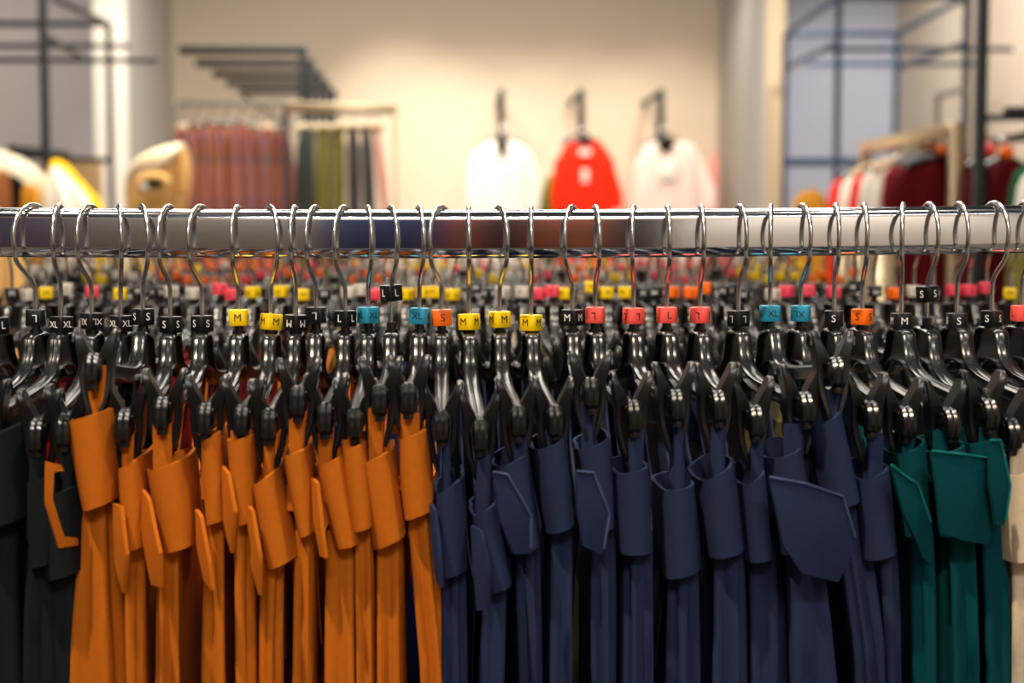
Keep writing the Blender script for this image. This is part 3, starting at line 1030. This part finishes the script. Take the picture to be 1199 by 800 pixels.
# near right post with shelf arm
k1 = P(1152, -70, 3.6)
frame_thing('display_stand', 'nearest black steel post on the right with side arm and dark shelf', 'display frame', down(k1),
            [('post', down(k1), k1, 0.026), ('side_arm', P(1150, 138, 3.6), P(1260, 138, 3.6), 0.014), ('shelf', P(1176, 131, 3.5), P(1260, 131, 3.5), 0.022)], M['steel'])

# receding row of portals left of centre
for i, (xl, xr, y, dd) in enumerate(((210, 355, 59, 6.6), (229, 364, 74, 7.12), (249, 374, 87, 7.66), (265, 383, 98, 8.22), (280, 391, 108, 8.75))):
    a, b = P(xl, y, dd), P(xr, y, dd)
    base = down(b)
    frame_thing('garment_portal', ('nearest' if i == 0 else ordinal(i + 1)) + ' dark steel portal in the receding row above the tartan skirts', 'rack frame', base,
                [('crossbar', a, b, 0.034), ('post', base, b + Vector((0, 0, 0.017)), 0.032), ('brace', a, Vector((a.x, YB - 0.005, a.z)), 0.016)] if i == 4 else
                [('crossbar', a, b, 0.034), ('post', base, b + Vector((0, 0, 0.017)), 0.032)], M['steel'], 'receding portals')


# ------------------------------------------------------------------ background garments
def garment(name, label, cat, outline, d, thick, m, group=None, parts=(), seed=0, fold=0.0, k=9, drop=None, flat=0.75):
    """outline: rows (y, xl, xr) read at distance d; a rounded hanging body of the given thickness; drop: lowest z to carry the last row on to"""
    root = empty(name, down(P((outline[0][1] + outline[0][2]) / 2, outline[0][0], d), 0.3), label, cat, group)
    off = -root.location

    def body(rows, dd, th, mm, nm, fo, drop_=None, tiltx=0.0):
        rings = []
        n = 40
        rows = list(rows)
        last = None
        for (y, xl, xr) in rows:
            a, b = P(xl, y, dd), P(xr, y, dd)
            rings.append((a.x, b.x, a.z, a.y))
        if drop_ is not None:
            a = rings[-1]; p = rings[-2]
            rings.append((a[0], a[1], (a[2] + drop_) / 2, a[3]))
            rings.append((a[0] - 0.01, a[1] + 0.01, drop_, a[3]))
        z0 = rings[0][2]
        out = []
        for j, (x0, x1, z, yy) in enumerate(rings):
            hw = (x1 - x0) / 2
            t = min(1, j / 2 + 0.35)
            hy = min(th / 2 * t, max(hw * 1.2, 0.01)) if th < 10 else th
            r = []
            for q in range(n):
                cx, sy = sell(q, n, flat)
                an = 2 * math.pi * q / n
                f = 1 + (fo / max(hw, 0.02)) * math.sin(k * an + seed) * min(1, j / 3)
                r.append(Vector(((x0 + x1) / 2 + hw * cx * f, yy + hy * sy * (1 + fo / max(hy, 0.02) * math.sin(k * an + seed) * min(1, j / 3)), z)) + off)
            out.append(r)
        bm = bmesh.new()
        bm_loft(bm, out)
        return add(nm, to_mesh(nm, bm, mm, 60), root)
    body(outline, d, thick, m, 'body', fold, drop)
    for (nm, rows, dd, th, mm, dr) in parts:
        body(rows, dd, th, mm, nm, fold * 0.5, dr)
    return root


def bg_hanger(label, cx, ytop, yneck, half, drop, d, m, hookm, group, thick=0.012, yaw=0.0, knob=None):
    """simple shoulder hanger: curved arms, a hook, optionally a bright ball"""
    c = P(cx, yneck, d)
    root = empty('coat_hanger', c, label, 'hanger', group)
    s = d / F
    rot = Matrix.Rotation(yaw, 4, 'Z')
    bm = bmesh.new()
    pts = []
    for j in range(-6, 7):
        t = j / 6
        pts.append(rot @ Vector((t * half * s, 0, -drop * s * abs(t) ** 1.5)))
    bm_tube(bm, pts, thick, 8)
    add('shoulder_bar', to_mesh('shoulder_bar', bm, m), root)
    h = (yneck - ytop) * s
    bm = bmesh.new()
    pts = [Vector((0, 0, 0)), Vector((0, 0, h * 0.45))]
    for j in range(0, 9):
        a = R(-60 + 30 * j)
        pts.append(rot @ Vector((math.cos(a) * h * 0.22, 0, h * 0.76 + math.sin(a) * h * 0.22)))
    bm_tube(bm, pts, 0.003, 6)
    add('hook', to_mesh('hook', bm, hookm), root)
    if knob:
        bm = bmesh.new()
        bmesh.ops.create_uvsphere(bm, u_segments=16, v_segments=10, radius=knob[1])
        bmesh.ops.transform(bm, matrix=Matrix.Translation((0, -thick, h * 0.3)), verts=bm.verts)
        o = add('size_ball', to_mesh('size_ball', bm, knob[0]), root)
    return root


# three wall-display tops: arm, hanger, garment
DW = 10.35


def wall_arm(label, x, y0, y1, xs):
    top, bot = P(x, y0, DW), P(x, y1, DW)
    root = empty('wall_arm', bot, label, 'wall bracket', 'wall display arms')
    b0 = Vector(bot)
    add('bracket_plate', bar_mesh('bracket_plate', Vector((top.x - b0.x, 0.03, top.z - b0.z)), Vector((0, 0.03, -0.06)), 0.048, M['steel']), root)
    add('arm', bar_mesh('arm', Vector((P(xs, y0 + 7, DW).x - b0.x, YB - b0.y, P(xs, y0 + 7, DW).z - b0.z)), Vector((top.x - b0.x, 0.03, top.z - b0.z - 0.03)), 0.036, M['steel']), root)
    bm = bmesh.new()
    bmesh.ops.create_uvsphere(bm, u_segments=16, v_segments=10, radius=0.028)
    bmesh.ops.transform(bm, matrix=Matrix.Translation((0.012, -0.02, 0.0)), verts=bm.verts)
    o = add('end_cap', to_mesh('end_cap', bm, M['wire']), root)
    o['label'] = 'shiny round metal end cap'


wall_arm('dark wall bracket holding the cream V-neck top', 587, 104, 151, 587)
wall_arm('dark wall bracket holding the bright red top', 681, 104, 152, 676)
wall_arm('dark wall bracket holding the pale pink top', 774, 104, 152, 769)
for lab, cx, y in (('black hanger inside the cream V-neck top on the wall', 588, 163), ('black hanger inside the bright red top on the wall', 681, 162),
                   ('black hanger inside the pale pink top on the wall', 778, 163)):
    bg_hanger(lab, cx, 148, y, 22, 9, DW - 0.03, M['plastic'], M['steel'], 'wall display hangers', thick=0.030)


def top_garment(label, cx, m, rows, sl, sr, neck, extra=None, nm='hanging_sweater'):
    g = garment(nm, label, 'top', rows, DW - 0.06, 0.20, m, 'tops displayed on the back wall',
                [('sleeve', sl, DW - 0.05, 0.13, m, None), ('sleeve', sr, DW - 0.05, 0.13, m, None)], fold=0.012, k=11, drop=1.15)
    b = g.location
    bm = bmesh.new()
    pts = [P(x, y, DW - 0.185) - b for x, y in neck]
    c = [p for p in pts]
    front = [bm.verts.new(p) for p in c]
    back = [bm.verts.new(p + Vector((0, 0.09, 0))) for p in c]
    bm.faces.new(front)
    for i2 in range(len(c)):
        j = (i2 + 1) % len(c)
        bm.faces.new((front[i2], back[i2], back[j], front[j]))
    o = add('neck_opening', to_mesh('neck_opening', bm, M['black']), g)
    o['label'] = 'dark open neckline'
    if extra:
        for nm2, (x0, y0, x1, y1), mm in extra:
            a, c2 = P(x0, y1, DW - 0.19), P(x1, y0, DW - 0.19)
            bm = bmesh.new()
            bm_box(bm, tuple(a - b), tuple(c2 - b + Vector((0, 0.006, 0))), 0.002)
            add(nm2, to_mesh(nm2, bm, mm), g)


top_garment('cream V-neck top on the back wall, leftmost of the three wall tops', 588, M['white'],
            [(166, 572, 604), (170, 564, 611), (178, 558, 618), (195, 554, 622), (220, 556, 618), (245, 558, 617)],
            [(178, 552, 570), (200, 548, 566), (225, 546, 566), (245, 547, 565)], [(178, 606, 622), (200, 612, 628), (225, 614, 632), (245, 614, 631)],
            [(581, 165), (595, 165), (593, 175), (588, 186), (583, 175)])
top_garment('bright red top on the back wall between the cream and pale pink tops', 684, M['brightred'],
            [(166, 673, 696), (169, 666, 704), (177, 658, 712), (195, 653, 716), (220, 651, 717), (245, 650, 717)],
            [(185, 650, 664), (205, 648, 660), (228, 645, 660), (245, 646, 660)], [(185, 706, 718), (205, 710, 722), (228, 712, 729), (245, 712, 728)],
            [(677, 165), (692, 165), (689, 169), (680, 169)], [('price_label', (678, 174, 692, 182), M['palepink']), ('swing_ticket', (681, 198, 689, 214), M['palepink'])])
top_garment('pale pink top on the back wall, rightmost of the three wall tops', 783, M['palepink'],
            [(166, 766, 802), (169, 758, 810), (178, 750, 816), (195, 746, 820), (220, 742, 820), (245, 741, 819)],
            [(185, 744, 756), (210, 740, 754), (230, 738, 752), (245, 738, 752)], [(185, 810, 822), (205, 816, 830), (225, 818, 838), (245, 818, 838)],
            [(770, 164), (790, 164), (789, 172), (781, 178), (773, 174)], [('swing_ticket', (772, 188, 791, 210), M['white'])])
garment('hanging_sweater', 'leaf green garment half hidden behind the bright red wall top', 'top', [(205, 642, 648), (215, 637, 652), (230, 634, 655), (245, 632, 656)], DW + 0.22, 0.1, M['leaf'],
        'tops displayed on the back wall', drop=1.1)
garment('hanging_sweater', 'pink and white garment sleeve against the pier beside the pale pink top', 'top', [(178, 834, 840), (195, 830, 841), (215, 826, 842), (245, 826, 842)], DW + 0.25, 0.08, M['pink'],
        'tops displayed on the back wall', drop=1.1)

# rail with tartan skirts
dT = 6.0
a, b = P(207, 121, dT), P(352, 121, dT)
root = frame_thing('clothes_rail', 'thin grey rail carrying the tartan skirts below the steel portals', 'clothes rail', down(a),
                   [('crossbar', a, b, 0.018), ('upright', down(a), a, 0.020), ('upright', down(b), b, 0.020)], M['greysteel'])
TART = [(213, 10), (228, 11), (246, 11), (263, 11), (281, 12), (297, 10), (313, 11), (331, 9)]
for i, (x, hw) in enumerate(TART):
    lean = [-5, -2, 0, 0, 2, 1, 6, 5][i]
    dd = dT
    t = 146 + [4, 3, 0, 2, 0, 6, 4, 8][i]
    garment('tartan_skirt', 'rust tartan long skirt, %s from the left on the thin grey rail' % ordinal(i + 1), 'skirt',
            [(t, x - 5, x + 5), (t + 3, x - hw * 0.7, x + hw * 0.7), (t + 20, x - hw + lean * 0.2, x + hw + lean * 0.2), (205, x - hw - 1 + lean * 0.7, x + hw + 1 + lean * 0.7),
             (248, x - hw - 2 + lean, x + hw + 2 + lean)],
            dd, 0.30, M['plaid'], 'tartan skirts', fold=0.008, k=7, seed=i, drop=0.75)
    bg_hanger('dark hanger carrying the %s tartan skirt from the left' % ordinal(i + 1), x, 121, t - 2, 7, 3, dd, M['wood'] if i in (0, 6) else M['plastic'], M['wire'], 'hangers of the tartan skirts', thick=0.012)

# pale rail with sequin garments
dS = 5.6
a, b = P(335, 125, dS), P(463, 128, dS)
frame_thing('clothes_rail', 'short pale metal rail carrying the olive and charcoal sequin dresses', 'clothes rail', down(a),
            [('crossbar', a, b, 0.034), ('upright', down(a), a, 0.020, M['steel']), ('upright', down(b), b, 0.014)], M['brass'])
for i, (x, hw, m, nm, lean) in enumerate(((358, 10, 'sequin', 'dark green', -3), (379, 8, 'olive', 'olive green', -1), (397, 7.5, 'olive', 'shadowed olive', 0), (413, 7.6, 'slate', 'charcoal', 2), (428.5, 7.2, 'slate', 'dark charcoal', 4), (440, 4, 'pink', 'pink', 11))):
    lab = '%s %s hanging on the short pale rail' % (nm, 'sequin dress' if m != 'pink' else 'knit dress')
    if m == 'olive':
        lab = ('left' if i == 1 else 'right') + ' one of the two olive sequin dresses on the short pale rail'
    garment('sequin_dress', lab, 'dress',
            [(152, x - 6, x + 6), (156, x - hw * 0.7, x + hw * 0.7), (175, x - hw + lean * 0.3, x + hw + lean * 0.3), (210, x - hw + lean * 0.6, x + hw + lean * 0.7), (248, x - hw + lean, x + hw + lean)],
            dS, 0.30, M[m], 'dresses on the short pale rail', fold=0.002, k=7, seed=i * 2, drop=0.7)
    bg_hanger('pale hanger carrying the %s dress on the short pale rail' % (nm,), x, 126, 148, 9, 3, dS, M['brass'], M['wire'], 'hangers on the short pale rail', thick=0.013)

# tan knit draped at the left
dK = 4.6
g = garment('draped_sweater', 'tan knitted sweater slumped below the tartan skirts, dark neck opening facing us', 'sweater',
            [(168, 206, 215), (171, 193, 217), (177, 177, 218), (184, 164, 219), (192, 155, 220), (204, 149, 221), (225, 147, 219), (245, 150, 214), (270, 152, 208)], dK, 0.36, M['tan'], None,
            [('sleeve', [(178, 206, 217), (190, 208, 220), (210, 210, 222), (222, 210, 221)], dK - 0.08, 0.08, M['tan'], None),
             ('fleece_lining', [(168, 205, 216), (172, 190, 217), (178, 174, 215), (185, 162, 211), (193, 154, 205), (202, 150, 195), (211, 147, 172), (225, 146, 162), (248, 147, 160)], dK - 0.06, 0.33, M['fleece'], 1.2)], fold=0.006, k=5, drop=0.9)  # cream panel paints the light falling on the tan sweater's top
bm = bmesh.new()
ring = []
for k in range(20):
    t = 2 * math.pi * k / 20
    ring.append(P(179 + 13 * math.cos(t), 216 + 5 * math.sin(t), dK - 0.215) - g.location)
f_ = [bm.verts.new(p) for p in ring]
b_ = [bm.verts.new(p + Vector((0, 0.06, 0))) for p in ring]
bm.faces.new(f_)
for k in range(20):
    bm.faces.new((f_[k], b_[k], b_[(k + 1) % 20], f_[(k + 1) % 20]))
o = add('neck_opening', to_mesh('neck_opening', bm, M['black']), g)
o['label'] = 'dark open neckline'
bm = bmesh.new()
rr = []
for k in range(25):
    t = 2 * math.pi * k / 24
    rr.append(P(179 + 16 * math.cos(t), 215 + 8 * math.sin(t), dK - 0.20) - g.location)
bm_tube(bm, rr, 0.014, 8, cap=False)
add('collar', to_mesh('collar', bm, M['tan']), g)
bm = bmesh.new()
a, b = P(164, 222, dK - 0.225) - g.location, P(173, 215, dK - 0.22) - g.location
bm_box(bm, tuple(a), tuple(b), 0.001)
add('neck_label', to_mesh('neck_label', bm, M['paper']), g)
# a stand that carries the sweater
a = P(184, 168, dK + 0.14)
frame_thing('garment_stand', 'slim dark stand behind the slumped tan sweater', 'stand', down(a), [('post', down(a), P(184, 200, dK + 0.14), 0.02), ('foot', down(a) + Vector((-0.2, 0, 0.015)), down(a) + Vector((0.2, 0, 0.015)), 0.03)], M['steel'])

# garments under the left frame
dL = 4.9
a, b = P(-40, 183, dL), P(120, 183, dL)
garment('fur_coat', 'cream fur jacket sloping down beside the thick black post at the left edge', 'coat',
        [(176, -26, 2), (184, -40, 22), (195, -50, 36), (206, -55, 48), (218, -58, 50), (235, -58, 50), (250, -58, 50)], dL, 0.3, M['fur'], 'garments under the left frame', fold=0.01, k=6, drop=1.15)
garment('hanging_coat', 'brown wool garment at the extreme left edge below the cream fur', 'coat', [(200, -20, 8), (215, -26, 10), (248, -28, 11)], dL - 0.45, 0.16, M['brown'], 'garments under the left frame', fold=0.006, k=5, drop=0.8)
garment('hanging_coat', 'black coat between the brown garment and the mustard one', 'coat', [(205, 12, 16), (212, 10, 26), (225, 10, 30), (248, 9, 30)], dL - 0.3, 0.14, M['black'], 'garments under the left frame', fold=0.006, k=5, drop=0.8)
garment('hanging_coat', 'mustard garment below the cream fur jacket, left of the thick black post', 'coat', [(216, 30, 38), (222, 26, 44), (248, 25, 48)], dL - 0.4, 0.14, M['mustard'], 'garments under the left frame', fold=0.006, k=5, drop=0.8)
garment('hanging_coat', 'bright yellow coat sloping right of the thick black post', 'coat',
        [(187, 60, 70), (192, 59, 78), (205, 58, 88), (220, 58, 101), (235, 58, 114), (250, 58, 120)], dL + 0.17, 0.16, M['yellow'], 'garments under the left frame', fold=0.006, k=6, drop=0.9)
garment('hanging_blouse', 'white blouse in front of the bright yellow coat', 'blouse',
        [(195, 60, 68), (202, 59, 75), (215, 58, 86), (230, 58, 98), (250, 58, 106)], dL - 0.02, 0.16, M['white'], 'garments under the left frame', fold=0.01, k=7, drop=0.9)
a, c = P(72, 245, 8.2), P(113, 191, 8.2)
bm = bmesh.new()
bm_box(bm, (a.x, a.y, 0), (c.x + 0.02, a.y + 0.05, c.z), 0.006)
o = add('display_board', to_mesh('display_board', bm, M['tanwood']))
tag(o, 'plain tan board standing behind the yellow coat beside the white pier', 'display board')
# rail that carries the left garments
frame_thing('clothes_rail', 'dark rail above the cream fur and yellow coat at the left', 'clothes rail', down(P(-44, 182, dL)),
            [('crossbar', P(-44, 182, dL + 0.2), P(80, 184, dL + 0.2), 0.02), ('upright', down(P(-44, 182, dL + 0.2)), P(-44, 182, dL + 0.2), 0.02)], M['steel'])

# pale brass rail receding on the right, with red garments
near, far = P(1120, 152, 3.9), P(1012, 173, 4.95)
frame_thing('clothes_rail', 'pale brass rail receding on the right above the dark red garments', 'clothes rail', down(near),
            [('crossbar', near, far, 0.038), ('upright', down(near), near, 0.032), ('upright', down(far), far, 0.028)], M['brass'])
RED = [  # t along rail, half width px at its own distance, colour, shoulder y, label
    (0.16, 58, 'wine', 193, 'wine coat nearest the brass upright on the right rail'),
    (0.27, 51, 'darkred', 190, 'dark red coat second from the brass upright on the right rail'),
    (0.38, 42, 'darkred', 191, 'dark red coat third from the brass upright on the right rail'),
    (0.50, 58, 'white', 196, 'white blouse with sloping sleeve among the dark red coats'),
    (0.62, 56, 'brightred', 200, 'bright red blouse behind the white blouse on the right rail'),
    (0.76, 52, 'white', 203, 'second white blouse further back on the right rail'),
    (0.90, 48, 'brightred', 206, 'bright red coat at the far end of the right rail'),
]
for i, (t, hw, m, sy, lab) in enumerate(RED):
    p = near.lerp(far, t)
    dd = p.y + 1.0
    cx = lerp(1120, 1012, t * 1.02)
    garment('hanging_coat', lab, 'coat', [(sy - 4, cx - 8, cx + 8), (sy - 2, cx - hw * 0.45, cx + hw * 0.45), (sy + 3, cx - hw * 0.75, cx + hw * 0.75), (sy + 14, cx - hw * 0.92, cx + hw * 0.92),
                                          (sy + 40, cx - hw, cx + hw), (345, cx - hw, cx + hw)],
            dd, 0.10, M[m], 'garments on the brass rail', fold=0.010, k=9, seed=i, drop=0.6)
    hm = M['wood'] if m in ('white',) else M['plastic']
    kn = {0: (M['tag_orange'], 0.016), 2: (M['tag_yellow'], 0.014), 1: (M['tag_coral'], 0.012), 4: (M['white'], 0.016)}.get(i)
    bg_hanger('hanger holding the ' + lab.split(' on the')[0].split(' among')[0], cx, sy - 36, sy - 10, hw * 0.75, 12, dd - 0.03, hm, M['wire'], 'hangers on the brass rail', thick=0.015, knob=kn)

# second group at the right edge
near2, far2 = P(1205, 152, 3.3), P(1160, 167, 3.97)
frame_thing('clothes_rail', 'dark rail at the right edge carrying wine and green coats', 'clothes rail', down(near2 + Vector((0.05, -0.3, 0))),
            [('crossbar', near2 + Vector((0.05, -0.3, 0)), far2, 0.022), ('upright', down(far2), far2, 0.022), ('upright', down(near2 + Vector((0.05, -0.3, 0))), near2 + Vector((0.05, -0.3, 0)), 0.022)], M['steel'])
for i, (cx, dd, hw, m, sy, lab) in enumerate(((1164, 3.82, 36, 'wine', 194, 'wine coat behind the nearest black post on the right'),
                                              (1176, 3.7, 44, 'wine', 197, 'second wine coat right of the nearest black post'),
                                              (1222, 3.3, 40, 'green', 196, 'dark green coat at the right edge beside the wine coats'),
                                              (1232, 3.0, 40, 'white', 202, 'cream coat at the right edge in front of the green coat'),
                                              (1226, 2.75, 42, 'olive', 255, 'olive garment at the right edge seen under the nearest rail'))):
    garment('hanging_coat', lab, 'coat', [(sy - 9, cx - 8, cx + 8), (sy - 5, cx - hw * 0.4, cx + hw * 0.4), (sy + 4, cx - hw * 0.66, cx + hw * 0.66), (sy + 18, cx - hw * 0.78, cx + hw * 0.78),
                                          (sy + 50, cx - hw * 0.9, cx + hw), (350, cx - hw * 0.95, cx + hw)],
            dd, 0.10, M[m], 'coats at the right edge', fold=0.010, k=9, seed=i, drop=0.6)
    if i < 2:
        bg_hanger('black hanger with orange ball in the ' + lab.split(' behind')[0].split(' right')[0] + ' at the right', cx if i else 1156, 158 + i, sy - 10, hw * 0.6, 12, dd - 0.01, M['plastic'], M['wire'], 'hangers at the right edge', thick=0.012,
                  knob=(M['tag_orange' if i else 'tag_coral'], 0.019))
garment('hanging_coat', 'mustard garment low behind the right frame beside the bright red coat', 'coat', [(222, 945, 955), (228, 936, 962), (240, 930, 966), (345, 926, 968)], 6.2, 0.2, M['mustard'], 'garments on the brass rail', fold=0.01, drop=0.6)
garment('hanging_coat', 'beige coat low at the far left seen under the nearest rail', 'coat', [(255, -8, 10), (262, -14, 22), (300, -16, 30), (350, -18, 34)], 2.9, 0.14, M['tan'], 'garments under the left frame', fold=0.008, drop=0.6)


# ------------------------------------------------------------------ lights
def area(name, loc, target, size, power, color=(1, 0.86, 0.68), sy=None):
    d = bpy.data.lights.new(name, 'AREA')
    d.shape = 'RECTANGLE'
    d.size, d.size_y = size, sy or size
    d.energy = power
    d.color = color
    o = bpy.data.objects.new(name, d)
    COL.objects.link(o)
    o.location = loc
    o.rotation_euler = (Vector(target) - Vector(loc)).to_track_quat('-Z', 'Y').to_euler()
    return o


def spot(name, loc, target, power, ang=50, blend=0.6, rad=0.05, color=(1, 0.84, 0.62)):
    d = bpy.data.lights.new(name, 'SPOT')
    d.energy = power
    d.spot_size = R(ang)
    d.spot_blend = blend
    d.shadow_soft_size = rad
    d.color = color
    o = bpy.data.objects.new(name, d)
    COL.objects.link(o)
    o.location = loc
    o.rotation_euler = (Vector(target) - Vector(loc)).to_track_quat('-Z', 'Y').to_euler()
    return o


spot('key_lamp', (-0.75, -0.74, 3.3), (-0.1, -0.15, 1.25), 230, 44, 0.7, 0.04, (1, 0.84, 0.62))
spot('key_lamp', (0.8, -0.66, 3.3), (0.15, -0.15, 1.25), 90, 40, 0.7, 0.04, (1, 0.92, 0.82))
area('aisle_lamp', (0.1, -3.2, 3.4), (0.05, 0, 1.3), 1.3, 52, (1, 0.95, 0.9), 0.16)
area('row_lamp', (0.0, 0.7, 3.5), (0, 0.8, 0), 1.6, 60, (1, 0.9, 0.76), 0.25)
for x in (-0.55, -0.1, 0.35, 0.75):
    spot('row_spot', (x, 1.05, 3.45), (x, 0.95, 1.2), 34, 70, 0.6, 0.03, (1, 0.93, 0.82))
area('mid_lamp', (0.0, 4.0, 3.55), (0, 4, 0), 3.0, 120, (1, 0.92, 0.82), 1.0)
area('rear_lamp', (0.0, 7.2, 3.55), (0, 7.4, 0), 3.0, 140, (1, 0.92, 0.82), 0.8)
area('front_lamp', (0.7, -3.9, 3.6), (0.9, -4.6, 1.3), 2.4, 60, (0.93, 0.95, 1.0), 0.3)
spot('front_spot', (1.5, -3.6, 3.5), (1.5, -4.6, 1.4), 340, 46, 0.8, 0.05, (0.94, 0.96, 1.0))
spot('front_spot', (-0.9, -3.6, 3.5), (-0.9, -4.6, 1.4), 70, 50, 0.8, 0.05, (0.94, 0.96, 1.0))
for x, tx, pw in ((-0.6, -0.1, 250), (0.35, 0.42, 130), (1.0, 0.95, 130), (1.7, 1.55, 130)):
    spot('wall_spot', (x, 8.5, 3.5), (tx, 9.95, 1.45), pw, 56, 0.9, 0.06, (1, 0.88, 0.72))
spot('pier_spot', (-2.3, 6.4, 3.5), (-2.0, 8.4, 2.0), 150, 40, 0.8, 0.06, (1, 0.93, 0.82))
spot('panel_spot', (-3.2, 7.4, 3.5), (-2.9, 10, 1.9), 170, 70, 0.9, 0.06, (1, 0.92, 0.86))
spot('panel_spot', (2.75, 8.0, 3.5), (2.75, 10, 1.6), 110, 70, 0.9, 0.06, (0.95, 0.97, 1))
spot('right_spot', (2.0, 6.6, 3.5), (3.2, 8.6, 1.9), 220, 70, 0.8, 0.08, (1, 0.94, 0.9))
spot('left_spot', (-1.1, 2.6, 3.5), (-1.2, 3.9, 1.5), 130, 50, 0.8, 0.06, (1, 0.88, 0.68))
spot('sweater_spot', (-0.82, 3.25, 3.5), (-0.83, 3.55, 1.6), 90, 22, 0.8, 0.05, (1, 0.93, 0.8))
spot('rack_spot', (-0.5, 4.2, 3.5), (-0.8, 5.2, 1.6), 50, 50, 0.8, 0.06, (1, 0.86, 0.66))
spot('red_spot', (1.0, 1.6, 3.5), (1.2, 3.0, 1.45), 70, 55, 0.8, 0.06, (1, 0.9, 0.78))

wd = bpy.data.worlds.new('world')
scene.world = wd
wd.use_nodes = True
wd.node_tree.nodes['Background'].inputs[0].default_value = (1, 0.92, 0.82, 1)
wd.node_tree.nodes['Background'].inputs[1].default_value = 0.1

scene.view_settings.view_transform = 'Standard'
scene.view_settings.look = 'None'
scene.view_settings.exposure = 0.0
scene.view_settings.gamma = 1
scene.view_settings.use_curve_mapping = False
scene.cycles.use_denoising = True
scene.cycles.max_bounces = 8
scene.cycles.sample_clamp_indirect = 6
